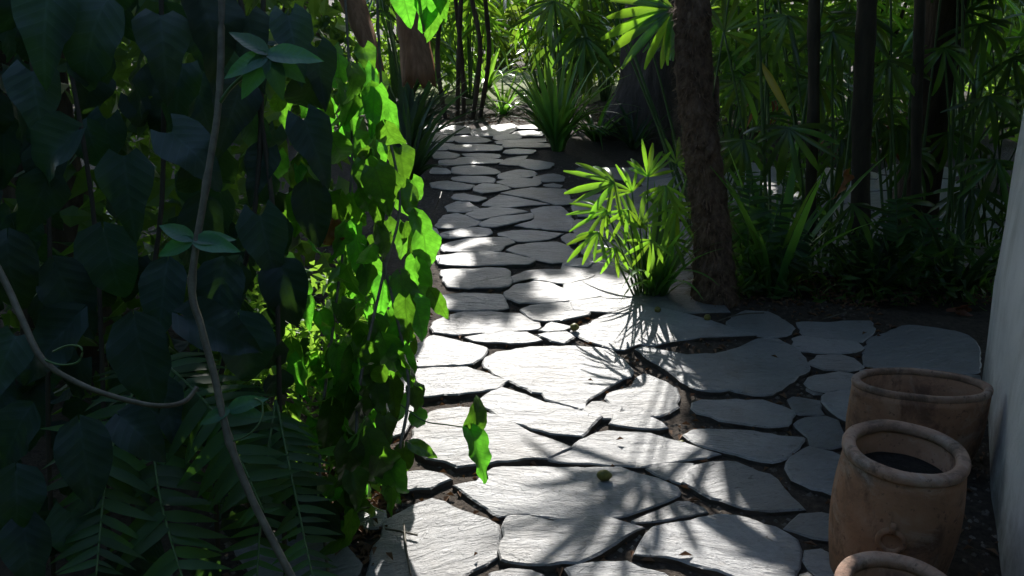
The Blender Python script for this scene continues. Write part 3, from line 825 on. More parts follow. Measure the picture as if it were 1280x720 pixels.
# shaded lady palm thicket on the right
thick = [((955, 352), "shaded lady palm with a yellow leaflet right of the leaning trunk", [(986, 160, -.1, 1, .36, 10, 1.7), (930, 175, -.3, 1, .3, 9, 1.5), (925, 100, .3, .6, .3, 9, 1.6), (935, 260, .2, 1, .3, 8, 1.4), (960, 45, .4, .7, .3, 9, 1.6), (915, 215, -.1, -1, .34, 11, 1.2), (905, 40, .3, -.4, .3, 8, 1.4)]),
         ((1035, 348), "shaded lady palm in front of the dim paving behind the thicket", [(1052, 175, .2, 1, .33, 9, 1.5), (1020, 100, -.3, .8, .3, 9, 1.6), (1040, 40, .1, .9, .3, 9, 1.7), (1000, 250, -.2, 1, .28, 7, 1.3), (1065, 255, .4, .9, .26, 7, 1.2), (985, 20, -.3, .9, .3, 9, 1.6)]),
         ((1110, 350), "shaded lady palm growing before the brown trunk on the right", [(1097, 150, .2, 1, .35, 9, 1.6), (1110, 75, .3, .9, .3, 9, 1.6), (1120, 250, .4, 1, .3, 8, 1.4), (1080, 20, .0, 1, .3, 9, 1.6), (1140, 190, .5, .8, .3, 8, 1.3), (1095, 300, .2, .8, .22, 7, 1.3)]),
         ((1190, 345), "darkest lady palm close to the end of the white wall", [(1185, 165, .3, 1, .34, 9, 1.6), (1215, 235, -.4, .9, .36, 9, 1.5), (1180, 60, .2, .9, .3, 9, 1.6), (1235, 120, .2, 1, .3, 9, 1.6), (1190, 300, -.5, .8, .3, 8, 1.3), (1225, 30, .1, 1, .32, 9, 1.6), (1245, 200, -.1, 1, .3, 8, 1.5)])]
for (bx, by), lab, hubs in thick:
    b = gnd(bx, by)
    t = thing("lady_palm", lab, "palm", b, "shaded lady palms in the right-hand bed")
    for j, (hx, hy, ax, ay, ln, cnt, spr) in enumerate(hubs):
        q = at(hx, hy, 4.25 + uni(-.25, .35))
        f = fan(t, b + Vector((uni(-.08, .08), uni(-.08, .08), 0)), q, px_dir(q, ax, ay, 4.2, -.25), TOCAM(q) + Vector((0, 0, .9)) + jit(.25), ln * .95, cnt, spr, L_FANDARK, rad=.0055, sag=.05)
        if lab.startswith("shaded lady palm with a yellow") and j == 0:
            yl = link("leaflet", L_YEL, f, frame(q + Vector((-.0, 0, .06)), px_dir(q, -.55, -1, 4, 0), TOCAM(q), .3)); yl["label"] = "yellowed leaflet"
    for j in range(3):
        q = b + Vector((uni(-.45, .45), uni(-.1, .8), uni(1.55, 2.7)))
        o = Vector((uni(-1, 1), uni(-1, .6), -.4))
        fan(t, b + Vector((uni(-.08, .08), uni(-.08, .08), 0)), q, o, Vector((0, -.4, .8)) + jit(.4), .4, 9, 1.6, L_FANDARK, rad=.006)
# canes in the thicket
for (x, yb, xt, r, lab) in ((1008, 352, 1018, .028, "slim dark cane left of the thickest black cane in the thicket"), (1076, 356, 1084, .045, "thick black cane in the middle of the right thicket"),
                       (1148, 352, 1150, .025, "slim dark cane just in front of the brown trunk")):
    b = gnd(x, yb)
    tp = at(xt, -20, b.y * .94)
    sp = smooth_path([b - Vector((0, 0, .03)), b.lerp(tp, .5) + jit(.02), tp, tp + (tp - b) * .6], 7)
    rr = [r * (1.12 if i % 4 == 0 else 1) for i in range(len(sp))]
    tag(link("cane", tube(sp, rr, M_CANE, "cane", 9, .1, x)), lab, "cane", "canes in the right thicket")
G4 = "shaded lady palms in the right-hand bed"
for (x, y, lab) in ((1.75, 4.75, "bushy lady palm deep in the thicket behind the dead hanging leaf"), (2.75, 4.7, "bushy lady palm deep in the thicket right of the brown trunk"), (1.45, 5.6, "bushy lady palm behind the yellow-leafed one at the back of the bed"), (2.3, 6.0, "bushy lady palm behind the black cane at the back of the bed")):
    t = thing("lady_palm", lab, "palm", (x, y, 0), G4)
    for j in range(13):
        q = Vector((x + uni(-.42, .42), y + uni(-.3, .25), uni(.25, 1.45)))
        o = Vector((uni(-1, 1), uni(-.8, .2), uni(-1, .3)))
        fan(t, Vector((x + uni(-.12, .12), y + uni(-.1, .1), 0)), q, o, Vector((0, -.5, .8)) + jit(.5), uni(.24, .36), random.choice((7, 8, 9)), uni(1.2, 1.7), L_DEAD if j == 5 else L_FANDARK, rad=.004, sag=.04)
# background palms and canes beyond the path
def bush_palm(lab, base, n, h, ln, grp, leaves=L_FANDARK, cat="palm"):
    t = thing("fan_palm", lab, cat, base, grp)
    for k in range(n):
        a = uni(0, 2 * math.pi)
        o = Vector((math.cos(a), math.sin(a), 0))
        q = base + o * uni(.1, .55) + Vector((0, 0, h * uni(.45, 1.1)))
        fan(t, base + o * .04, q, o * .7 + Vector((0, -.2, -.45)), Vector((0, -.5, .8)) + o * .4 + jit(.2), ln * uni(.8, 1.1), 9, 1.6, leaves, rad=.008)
G1 = "fan palms beyond the end of the path"
bush_palm("dark fan palm behind the tall strap-leaf clump", gnd(705, 150), 11, 1.55, .6, G1)
bush_palm("dark fan palm left of the grey trunk at the back", Vector((1.2, 11.2, 0)), 11, 1.7, .6, G1)
bush_palm("pale fan palm at the top beside the sunlit clearing", Vector((.42, 12.0, 0)), 10, 1.6, .62, G1, L_FAN)
bush_palm("sunlit fan palm behind the canes at the path end", Vector((-.55, 11.4, 0)), 11, 1.45, .55, G1, L_FAN)
bush_palm("fan palm in the dim bed beyond the left spiky plants", Vector((-1.25, 10.3, 0)), 10, 1.6, .5, G1)
bush_palm("fan palm right of the grey trunk, seen past the leaning palm", Vector((2.05, 8.0, 0)), 9, 1.3, .45, G1, L_FAN)
bush_palm("fan palm beyond the paving, framed by the thicket canes", Vector((3.0, 7.4, 0)), 10, 1.4, .5, G1, L_FAN)
bush_palm("fan palm beyond the paving, next to the right-hand brown trunk", Vector((4.0, 7.5, 0)), 10, 1.5, .5, G1, L_FAN)
for (x, yb, xt, lab) in ((558, 152, 552, "cane at the left of the row behind the path end"), (572, 150, 577, "cane second from left behind the path end"), (590, 152, 588, "cane with the widest gap beside it behind the path end"), (599, 150, 606, "cane nearest the sunlit clearing behind the path end"), (580, 148, 568, "slanting cane crossing the others behind the path end")):
    b = gnd(x, yb)
    tp = at(xt, -15, b.y * .94)
    sp = smooth_path([b - Vector((0, 0, .03)), b.lerp(tp, .5) + jit(.1), tp, tp + (tp - b) * .5], 6)
    tag(link("cane", tube(sp, [.024 * (1.15 if i % 3 == 0 else 1) for i in range(len(sp))], M_BARK, "cane", 8, .1, x)), lab, "cane", "canes behind the end of the path")

# leafy shrubs behind everything
def shrub(lab, c, rx, ry, h, n, size, m, grp, aspect=.35, open_=0.0):
    t = thing("shrub", lab, "shrub", (c[0], c[1], 0), grp)
    pts = []
    while len(pts) < n:
        p = Vector((uni(-1, 1), uni(-1, 1), uni(0, 1)))
        q = Vector((p.x, p.y, (p.z - .45) * 1.6))
        if q.length > 1 + .35 * noise.noise(Vector((p.x * 3 + c[0], p.y * 3 + c[1], p.z * 3))): continue
        w = Vector((c[0] + p.x * rx, c[1] + p.y * ry, .03 + p.z * h))
        if noise.noise(w * 2.4) < -.22 + open_: continue
        pts.append(w)
    cr = link("crown", leaf_cloud(pts, size, m, "crown", aspect), t); cr["kind"] = "stuff"
    for k in range(6):
        e = Vector((c[0] + uni(-.6, .6) * rx, c[1] + uni(-.6, .6) * ry, h * uni(.6, .9)))
        link("stem", tube(smooth_path([Vector((c[0] + uni(-.1, .1), c[1], -.02)), Vector((c[0], c[1], h * .3)).lerp(e, .4), e], 4), [.02] * 9, M_CANE, "stem", 5), t)
G2 = "shrubs at the back of the garden"
shrub("leafy shrub behind the canes at the path's far left", (-1.4, 12.4), 1.1, .8, 1.65, 1650, .2, M_BACK, G2)
shrub("dim shrub at the back left, above the spiky plants", (-2.6, 9.2), 1.1, 1.2, 2.2, 2200, .2, M_UNDER, G2)
shrub("dense shrub closing the view behind the tall strap-leaf clump", (1.1, 13.2), 1.0, .8, 1.65, 1650, .22, M_BACK, G2)
shrub("shrub across the far side of the sunlit clearing", (-.2, 16.0), 1.8, .8, 1.65, 1950, .24, M_BACK, G2)
shrub("shrub behind the grey trunk at the back", (2.9, 11.8), 1.4, .9, 1.65, 1950, .22, M_BACK, G2)
shrub("bright shrub behind the leaning palm and thicket", (2.6, 9.2), .8, .8, 2.7, 2422, .16, M_BACK, G2)
shrub("bright shrub beyond the paving, left of the brown trunk", (3.7, 8.9), .9, .8, 3.0, 2850, .16, M_BACK, G2)
shrub("bright shrub beyond the paving, above the white wall's end", (5.1, 8.6), 1.1, .9, 3.2, 3135, .16, M_BACK, G2)
shrub("tall dark shrub behind the white wall on the right", (4.4, 6.0), .8, .9, 3.4, 4560, .15, M_UNDER, G2)
shrub("dark shrub just beyond the wall's end", (3.3, 4.6), .55, .5, 3.0, 2470, .13, M_UNDER, G2, open_=.05)
shrub("wide shrub closing the far right of the garden", (6.6, 11.5), 2.2, 1.2, 3.4, 4275, .25, M_BACK, G2)
shrub("wide shrub closing the far left of the garden", (-5.0, 12.5), 2.4, 1.4, 1.65, 2250, .25, M_BACK, G2)

G3 = "unseen hedge shrubs added to cut skylight at the near end"  # out-of-view hedges added around the viewer to keep skylight off the foreground
shrub("unseen hedge shrub added behind the viewer to block skylight", (0, -3.6), 5.5, 1.2, 3.6, 9000, .24, M_UNDER, G3, .6)
shrub("unseen hedge shrub added left of the viewer to block skylight", (-4.6, -.2), 1.2, 3.6, 3.4, 7000, .24, M_UNDER, G3, .6)
shrub("unseen hedge shrub added beyond the white wall to block skylight", (4.4, .6), 1.2, 3.4, 3.4, 7000, .24, M_UNDER, G3, .6)
# low undergrowth along the right bed
pts = []
while len(pts) < 1500:
    g = gnd(uni(830, 1245), uni(338, 386)); 
    if on_stone(g.x, g.y): continue
    pts.append(g + Vector((0, 0, rnd() ** 2 * .32)))
tag(link("undergrowth", leaf_cloud(pts, .075, M_UNDER, "undergrowth", .3, -.4)), "low dark ground cover along the front of the right bed", "ground cover", kind="stuff")

# ------------------------------------------------------------------ ferns
def fern(lab, base, tips, pin=.13, cat="fern"):
    t = thing("fern", lab, cat, base, "ferns at the feet of the plants")
    for tip, mid in tips:
        sp = smooth_path([base, mid, tip], 12)
        st = link("frond", tube(sp, [.0035 * (1 - .7 * i / len(sp)) + .0008 for i in range(len(sp))], M_GREENSTEM, "frond", 5), t)
        n_ = len(sp)
        for i in range(3, n_):
            d = (sp[min(i + 1, n_ - 1)] - sp[i - 1]).normalized()
            side = d.cross(TOCAM(sp[i]) + Vector((0, 0, .6))).normalized()
            up = side.cross(d)
            u = i / n_
            ln = pin * math.sin(math.pi * (.15 + .82 * u)) ** .7
            for s in (-1, 1):
                if rnd() < .07: continue
                link("leaflet", random.choice(L_PIN), st, frame(sp[i] + d * uni(-.004, .004), side * s + d * uni(.2, .5) - up * uni(0, .35) + jit(.1), up + jit(.35), ln * (uni(.4, .8) if rnd() < .08 else uni(.85, 1.12))))
fb1 = at(330, 800, 2.0); fb1.z = .0
fern("dark fern with long leaflets at the bottom left corner of the vine", at(190, 440, 1.95),
     [(at(240, 760, 1.65), at(196, 600, 1.75)), (at(120, 720, 1.6), at(140, 560, 1.75)), (at(330, 640, 1.75), at(270, 520, 1.8))], .14)
fern("dark fern hanging below the lit vine leaves beside the path", at(345, 500, 2.0),
     [(at(395, 740, 1.8), at(365, 600, 1.9)), (at(320, 740, 1.8), at(330, 600, 1.9))], .1)
fern("fern in the shade right of the leaning palm trunk", gnd(938, 365),
     [(at(905, 250, 4.1), at(915, 310, 4.1)), (at(985, 225, 4.2), at(960, 300, 4.1)), (at(940, 215, 4.15), at(935, 290, 4.1)), (at(1010, 290, 4.1), at(985, 320, 4.05))], .13)
fern("fern in the shade before the brown trunk of the right bed", gnd(1125, 360),
     [(at(1075, 290, 4.2), at(1095, 320, 4.2)), (at(1165, 270, 4.2), at(1150, 310, 4.2)), (at(1120, 250, 4.2), at(1122, 300, 4.2))], .13)

# ------------------------------------------------------------------ vines on the left
def vleaf(parent, p, s, dirv=None, face=None, leaves=L_VINE, name="leaf"):
    p = Vector(p)
    if dirv is None: dirv = Vector((uni(-.5, .5), uni(-.4, .4), -1))
    if face is None: face = TOCAM(p) + jit(.55)
    return link(name, random.choice(leaves), parent, frame(p, dirv, face, s))
# --- foreground vine, shade darkened into its leaf colour
dv = thing("climbing_vine", "large-leaved vine hanging in deep shade at the left", "vine", (-1.2, 2.0, 0))
dark = [(155, 195, 1.7, .19, 0, 1), (95, 165, 1.75, .17, -.9, .6), (215, 165, 1.75, .17, .9, .5), (120, 100, 1.8, .16, -.2, -1), (190, 120, 1.8, .14, .3, -1), (60, 220, 1.8, .17, -.3, 1), (40, 90, 1.8, .18, .2, 1),
        (170, 400, 1.65, .2, .1, 1), (95, 395, 1.7, .19, -.8, .7), (230, 395, 1.7, .17, .8, .5), (100, 530, 1.6, .17, .1, 1), (40, 510, 1.65, .16, -.6, .8), (150, 520, 1.65, .14, .9, .5), (20, 590, 1.6, .14, .1, 1),
        (200, 20, 1.75, .19, .1, 1), (130, 10, 1.75, .2, -.2, 1), (60, -10, 1.7, .2, -.2, 1), (250, -10, 1.8, .2, .3, 1), (310, 20, 1.85, .18, .2, 1), (325, 270, 1.95, .19, .2, 1), (280, 330, 1.9, .2, -.2, 1), (350, 330, 2.0, .18, .4, 1),
        (300, 400, 1.85, .18, .4, 1), (255, 250, 1.9, .18, .1, 1), (380, 150, 2.05, .19, .35, 1), (335, 185, 2.0, .15, -.4, 1), (360, 20, 2.0, .17, .1, 1), (10, 300, 1.7, .18, .2, 1), (70, 330, 1.75, .18, .5, 1), (20, 420, 1.65, .16, -.2, 1), (130, 290, 1.8, .18, .2, 1), (210, 330, 1.85, .17, .1, 1), (30, 660, 1.6, .15, 0, 1), (90, 640, 1.65, .15, .3, 1), (200, 480, 1.8, .15, .5, 1), (385, 230, 2.1, .17, .2, 1), (300, 110, 1.95, .18, .0, 1), (230, 80, 1.9, .19, -.3, 1), (395, 60, 2.1, .16, .3, 1)]
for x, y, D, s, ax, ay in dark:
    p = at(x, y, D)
    vleaf(dv, p, s, px_dir(p, ax, ay, D, -.15) + jit(.2), TOCAM(p) + Vector((0, 0, .5)) + jit(.4), L_SHADEVINE)
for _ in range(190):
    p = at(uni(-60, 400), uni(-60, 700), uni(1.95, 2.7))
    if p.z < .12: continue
    vleaf(dv, p, uni(.12, .2), None, TOCAM(p) + Vector((0, 0, .3)) + jit(.8), L_SHADEVINE)
for x0, x1 in ((60, 130), (200, 165), (330, 270), (20, 60), (290, 350)):
    sp = smooth_path([at(x0, -60, 1.95), at((x0 + x1) / 2 + 20, 250, 2.0), at(x1, 520, 2.0), at(x1 + 10, 800, 2.1)], 6)
    link("stem", tube(sp, .006, M_CANE, "stem", 6), dv)
# --- backlit edge of the vine by the path
lv = thing("climbing_vine", "bright green vine hanging beside the path, lit from behind", "vine", (-.5, 2.9, 0))
lit = [(432, 105, 2.7, .17, .2, 1), (415, 60, 2.75, .12, .1, 1), (470, 95, 2.8, .12, .35, 1), (482, 130, 2.8, .15, .3, 1), (498, 185, 2.8, .16, .25, 1), (505, 235, 2.75, .15, .35, 1), (520, 270, 2.7, .15, .25, 1), (515, 225, 2.8, .1, .6, 1),
       (530, 295, 2.6, .15, .15, 1), (520, 330, 2.55, .16, .2, 1), (500, 345, 2.5, .16, .1, 1), (480, 350, 2.5, .14, -.1, 1), (515, 375, 2.45, .15, .3, 1), (540, 365, 2.5, .1, .5, .9), (440, 250, 2.7, .14, .1, 1), (445, 300, 2.6, .15, .2, 1), (455, 335, 2.6, .13, .1, 1), (470, 400, 2.45, .13, .3, 1),
       (450, 465, 2.35, .17, .75, .35), (490, 475, 2.35, .13, .2, 1), (515, 485, 2.35, .1, .45, 1), (470, 480, 2.3, .12, .2, 1), (505, 450, 2.4, .1, .3, 1), (440, 490, 2.25, .15, .1, 1), (480, 520, 2.25, .12, .2, 1), (520, 515, 2.3, .09, .4, 1), (515, 555, 2.25, .08, .8, .3), (505, 560, 2.25, .1, -.1, 1),
       (460, 545, 2.15, .17, .25, 1), (435, 555, 2.1, .15, .1, 1), (485, 575, 2.15, .15, .15, 1), (440, 590, 2.1, .11, .2, 1), (490, 610, 2.12, .08, -.1, 1), (420, 440, 2.4, .13, .2, 1), (400, 390, 2.5, .12, .3, 1), (425, 380, 2.5, .12, .4, .9), (380, 370, 2.5, .11, .1, 1), (365, 430, 2.4, .12, .2, 1),
       (500, -20, 2.6, .14, .3, 1), (530, -40, 2.6, .2, .15, 1), (550, -20, 2.6, .12, .1, 1), (540, 10, 2.65, .12, -.05, 1), (455, 60, 2.75, .12, .4, 1), (400, 110, 2.75, .12, .2, 1), (470, 175, 2.75, .12, .2, 1), (460, 215, 2.75, .12, .3, 1)]
ends = []
for x, y, D, s, ax, ay in lit:
    p = at(x, y, D)
    vleaf(lv, p, s * .97, px_dir(p, ax, ay, D, uni(-.25, .25)) + jit(.1), TOCAM(p) * .8 + Vector((uni(-.6, .6), 0, .5)) + jit(.3))
    ends.append(p)
for _ in range(165):
    y = uni(70, 660)
    edge = 470 + 60 * min(1, max(0, (y - 60) / 260)) if y < 420 else 520 - max(0, y - 420) * .12
    x = edge - 8 - abs(random.gauss(0, 1)) * 75
    D = uni(2.35, 3.1) if y < 430 else uni(2.1, 2.6)
    p = at(x, y, D)
    if p.z < .06: continue
    vleaf(lv, p, uni(.07, .17), None, TOCAM(p) * .6 + Vector((0, 0, .4)) + jit(.6))
main = [[at(470, -40, 2.75), at(478, 120, 2.8), at(500, 250, 2.72), at(480, 340, 2.5), at(450, 480, 2.3), at(445, 600, 2.15)],
        [at(430, -30, 2.75), at(440, 200, 2.75), at(420, 380, 2.55), at(400, 560, 2.3), at(410, 720, 2.2)],
        [at(520, -50, 2.6), at(530, 40, 2.65)], [at(480, 330, 2.5), at(510, 470, 2.35), at(500, 560, 2.2)]]
for sp in main: link("stem", tube(smooth_path(sp, 7), .0045, M_STEM, "stem", 6), lv)
# outreaching sprig with its pair of leaves over the path
sp = smooth_path([at(500, 505, 2.3), at(530, 526, 2.28), at(560, 531, 2.26), at(588, 535, 2.25)], 5)
link("sprig", tube(sp, .002, M_GREENSTEM, "sprig", 5), lv)
q = at(588, 536, 2.25)
vleaf(lv, q, .115, px_dir(q, .62, -1, 2.2, .1), TOCAM(q) + Vector((.9, 0, .2)))
vleaf(lv, q, .15, px_dir(q, .45, 1.3, 2.2, -.1), TOCAM(q) + Vector((.9, 0, .3)))
# dry brown leaf caught in the vine
q = at(418, 275, 2.45)
tag(link("dry_leaf", L_DRY[0], None, frame(q, px_dir(q, -.15, 1, 2.4, 0), TOCAM(q) + Vector((.3, 0, .2)), .13)), "curled orange-brown dead leaf caught among the lit vine leaves", "leaf")
# small-leaved understorey behind the lit edge
pts = []
while len(pts) < 1500:
    p = at(uni(270, 470), uni(330, 640), uni(2.35, 3.1))
    if p.z > .03 and noise.noise(p * 4) > -.15: pts.append(p)
tag(link("undergrowth", leaf_cloud(pts, .06, M_BACK, "undergrowth", .4)), "small-leaved undergrowth glowing behind the hanging vine", "undergrowth", kind="stuff")
pts = []
while len(pts) < 5200:
    p = Vector((uni(-3.2, -.62), uni(2.55, 5.2), uni(.02, 2.3)))
    if noise.noise(p * 2.2) < -.2: continue
    if p.x > -.95 + .25 * noise.noise(p * 3): continue
    pts.append(p)
tag(link("undergrowth", leaf_cloud(pts, .13, M_UNDER, "undergrowth", .5)), "dense dark foliage filling the bed behind the vines", "undergrowth", kind="stuff")

# --- long bare shoots in front of the vine
def whorl(parent, x, y, D, dirs, s):
    p = at(x, y, D)
    for ax, ay in dirs:
        link("leaf", random.choice(L_SHOOT), parent, frame(p, px_dir(p, ax, ay, D, uni(-.3, .1)), TOCAM(p) + Vector((0, 0, .7)) + jit(.2), s * uni(.85, 1.1)))
s1 = thing("vine_shoot", "long bare vine shoot dropping from the top with small leaf whorls", "vine", at(240, 350, 1.35))
sp = smooth_path([at(276, -40, 1.4), at(277, 20, 1.4), at(273, 130, 1.38), at(258, 230, 1.36), at(240, 352, 1.34), at(252, 410, 1.33), at(268, 470, 1.32), at(287, 552, 1.3), at(318, 630, 1.28), at(372, 735, 1.25)], 6)
link("stem", tube(sp, [.0057 + (.0016 if i in (18, 24, 42) else 0) for i in range(len(sp))], M_STEM, "stem", 8, .1), s1)
sp = smooth_path([at(274, 130, 1.38), at(290, 108, 1.37), at(318, 84, 1.36), at(335, 68, 1.36)], 5)
link("stem", tube(sp, .0032, M_GREENSTEM, "stem", 6), s1)
whorl(s1, 335, 68, 1.36, [(.4, 1), (.9, .55), (1, .05), (-.6, 1.0), (-.7, -.5), (-.5, .3)], .085)
whorl(s1, 242, 300, 1.345, [(-1, -.5), (-1, .35), (1, -.12), (.9, .15)], .072)
whorl(s1, 287, 512, 1.31, [(1, .05), (.9, -.35), (-.7, .3)], .06)
sp = smooth_path([at(288, 552, 1.3), at(308, 545, 1.29), at(325, 528, 1.29), at(328, 505, 1.3), at(318, 498, 1.3)], 5)
link("tendril", tube(sp, .0016, M_GREENSTEM, "tendril", 5), s1)
s2 = thing("vine_shoot", "bare vine shoot arching in from the left edge below the whorls", "vine", at(50, 450, 1.3))
sp = smooth_path([at(-40, 275, 1.32), at(0, 340, 1.32), at(28, 400, 1.31), at(52, 448, 1.3), at(90, 475, 1.3), at(140, 495, 1.31), at(195, 507, 1.33), at(230, 502, 1.36), at(246, 484, 1.38)], 6)
link("stem", tube(sp, [.0055 - .00004 * i for i in range(len(sp))], M_STEM, "stem", 8, .1), s2)
sp = smooth_path([at(52, 448, 1.3), at(75, 456, 1.29), at(98, 452, 1.29), at(102, 435, 1.29), at(85, 432, 1.3), at(66, 440, 1.3)], 5)
link("tendril", tube(sp, .0017, M_GREENSTEM, "tendril", 5), s2)

# tan palm sheaths behind the vine
def sheath(lab, a, b, w0, w1, D):
    vs, fs = [], []
    pa, pb_ = at(a[0], a[1], D), at(b[0], b[1], D)
    for i in range(11):
        t = i / 10
        p = pa.lerp(pb_, t)
        w = (w0 + (w1 - w0) * t) * (1 + .12 * noise.noise(Vector((t * 5, w0 * 70, 0)))) * .5
        for j in range(7):
            u = -1 + j / 3
            vs.append(p + Vector((u * w, .09 * u * u + .02, 0)) + Vector((0, 0, -.06 * abs(math.sin(u * 5)) if i == 10 else 0)))
    for i in range(10):
        for j in range(6): fs.append((i * 7 + j, i * 7 + j + 1, i * 7 + j + 8, i * 7 + j + 7))
    o = link("palm_sheath", mesh_of("palm_sheath", vs, fs, M_SHEATH))
    md = o.modifiers.new("thickness", 'SOLIDIFY'); md.thickness = .012
    tag(o, lab, "palm sheath", "dry palm sheaths hanging behind the vine")
sheath("broad tan dry palm sheath hanging above the dark spiky plants", (505, -30), (521, 98), .12, .17, 4.6)
sheath("narrow tan dry palm sheath slanting behind the lit vine", (428, -20), (470, 95), .13, .05, 4.3)

# ------------------------------------------------------------------ wall
wa, wb = Vector((1.85, 3.03, 0)), Vector((0.90, 1.02, 0))
along = (wb - wa).normalized(); out = Vector((along.y, -along.x, 0))
if out.x > 0: out = -out
vs, fs = [], []
NL, NZ = 26, 22
for i in range(NL + 1):
    for j in range(NZ + 1):
        z = -.05 + 2.65 * j / NZ
        p = wa.lerp(wb, i / NL) + Vector((0, 0, z)) + out * (.045 * z)
        p += out * (.014 * noise.noise(p * 3.1) + .02 * noise.noise(p * 1.1))
        if i == 0: p += -out * .02 + along * (.02 * noise.noise(Vector((0, 0, z * 2))) )
        vs.append(p)
nf = len(vs)
for p in list(vs[:nf]): vs.append(Vector(p) - out * .32)
w = NZ + 1
idx = lambda i, j, k: k * nf + i * w + j
for i in range(NL):
    for j in range(NZ):
        fs.append((idx(i, j, 0), idx(i + 1, j, 0), idx(i + 1, j + 1, 0), idx(i, j + 1, 0)))
        fs.append((idx(i, j, 1), idx(i, j + 1, 1), idx(i + 1, j + 1, 1), idx(i + 1, j, 1)))
    fs.append((idx(i, NZ, 0), idx(i + 1, NZ, 0), idx(i + 1, NZ, 1), idx(i, NZ, 1)))
for j in range(NZ):
    fs.append((idx(0, j, 0), idx(0, j + 1, 0), idx(0, j + 1, 1), idx(0, j, 1)))
    fs.append((idx(NL, j, 0), idx(NL, j, 1), idx(NL, j + 1, 1), idx(NL, j + 1, 0)))
me = mesh_of("garden_wall", vs, fs, M_PLASTER)
bm = bmesh.new(); bm.from_mesh(me); bmesh.ops.recalc_face_normals(bm, faces=bm.faces); bm.to_mesh(me); bm.free()
tag(link("garden_wall", me), "white plastered wall behind the terracotta pots", "wall")

# ------------------------------------------------------------------ pots
def lathe(prof, m, name, seg=56, oval=1.0, rough=.008):
    vs, fs = [], []
    for i, (r, z) in enumerate(prof):
        for k in range(seg):
            a = 2 * math.pi * k / seg
            rr = r * (1 + rough * noise.noise(Vector((math.cos(a) * 1.6, math.sin(a) * 1.6, z * 6))))
            vs.append((rr * math.cos(a), rr * math.sin(a) * oval, z + .003 * noise.noise(Vector((math.cos(a) * 2, math.sin(a) * 2, z * 4 + 7)))))
    for i in range(len(prof) - 1):
        for k in range(seg):
            fs.append((i * seg + k, i * seg + (k + 1) % seg, (i + 1) * seg + (k + 1) % seg, (i + 1) * seg + k))
    return mesh_of(name, vs, fs, m)
def pot(name, lab, base, r, h, oval, rimw, neck, bulge, foot, soil, rot=0, grp="terracotta pots by the wall"):
    t = link(name, None, None, Matrix.Translation(base) @ Matrix.Rotation(rot, 4, 'Z')); tag(t, lab, "pot", grp)
    W_ = WM[t.name]
    zr = h - rimw * .9
    body = [(foot * .98, 0), (foot, .004)]
    for i in range(1, 15):
        u = i / 14
        rr = foot + (bulge - foot) * math.sin(min(1, u / .62) * math.pi / 2) if u < .62 else bulge + (neck - bulge) * (1 - math.cos((u - .62) / .38 * math.pi / 2))
        body.append((rr, zr * u))
    inner = [(neck - .022, zr), (neck - .02, zr * .7), (bulge - .03, zr * .5), (foot - .02, .02), (.001, .02)]
    link("body", lathe(body + inner, M_TERRA, "body", oval=oval), t, W_)
    rim = []
    ro, ri = r, r - rimw * 1.15
    rm = (ro + ri) / 2; hw = (ro - ri) / 2
    for k in range(15):
        a = -math.pi * .5 + 2 * math.pi * k / 14
        rim.append((rm + hw * math.copysign(abs(math.cos(a)) ** .75, math.cos(a)), h - rimw * .5 + rimw * .5 * math.copysign(abs(math.sin(a)) ** .75, math.sin(a))))
    link("rim", lathe(rim, M_RIM, "rim", oval=oval, rough=.015), t, W_)
    link("soil", lathe([(.001, h * soil), (neck * .5, h * soil + .006), (max(neck, bulge * .9) - .024, h * soil)], M_POTSOIL, "soil", oval=oval, rough=0), t, W_)
    return t
jb = Vector((.966, 1.83, .0))
jar = pot("terracotta_jar", "bulbous terracotta jar with a thick rim and ring medallion", jb, .146, .42, 1, .029, .140, .152, .124, .8)
md = (Vector((0, 0, 0)) - Vector((jb.x, jb.y, 0))).normalized()
md = (md + Vector((.03, 0, 0))).normalized()
ring = []
vs, fs = [], []
for i in range(24):
    a = 2 * math.pi * i / 24
    for k in range(8):
        b = 2 * math.pi * k / 8
        rr = .027 + .0085 * math.cos(b)
        vs.append((rr * math.cos(a), rr * math.sin(a), .0085 * math.sin(b)))
for i in range(24):
    for k in range(8): fs.append((i * 8 + k, i * 8 + (k + 1) % 8, ((i + 1) % 24) * 8 + (k + 1) % 8, ((i + 1) % 24) * 8 + k))
b0 = len(vs)
vs += [(.02 * math.cos(2 * math.pi * i / 12), .02 * math.sin(2 * math.pi * i / 12), .003) for i in range(12)]
fs.append(tuple(range(b0, b0 + 12)))
b0 = len(vs)
for (x, y, z) in ((-.009, .024, 0), (.009, .024, 0), (.007, .05, 0), (-.007, .05, 0), (-.007, .026, .013), (.007, .026, .013), (.005, .048, .011), (-.005, .048, .011)): vs.append((x, y, z))
fs += [(b0 + 4, b0 + 5, b0 + 6, b0 + 7), (b0, b0 + 1, b0 + 5, b0 + 4), (b0 + 1, b0 + 2, b0 + 6, b0 + 5), (b0 + 2, b0 + 3, b0 + 7, b0 + 6), (b0 + 3, b0, b0 + 4, b0 + 7)]
mp = jb + md * .152 + Vector((0, 0, .245))
link("medallion", mesh_of("medallion", vs, fs, M_TERRA), jar, frame(mp, (0, 0, 1), md + Vector((0, 0, .02))))
pot("terracotta_planter", "wide oval terracotta planter furthest back against the wall", Vector((1.27, 2.38, 0)), .208, .325, .5, .024, .205, .206, .165, .62, R(-8))
pot("terracotta_pot", "terracotta pot nearest the bottom edge of the view", Vector((.81, 1.455, 0)), .13, .305, 1, .03, .118, .132, .1, .7)

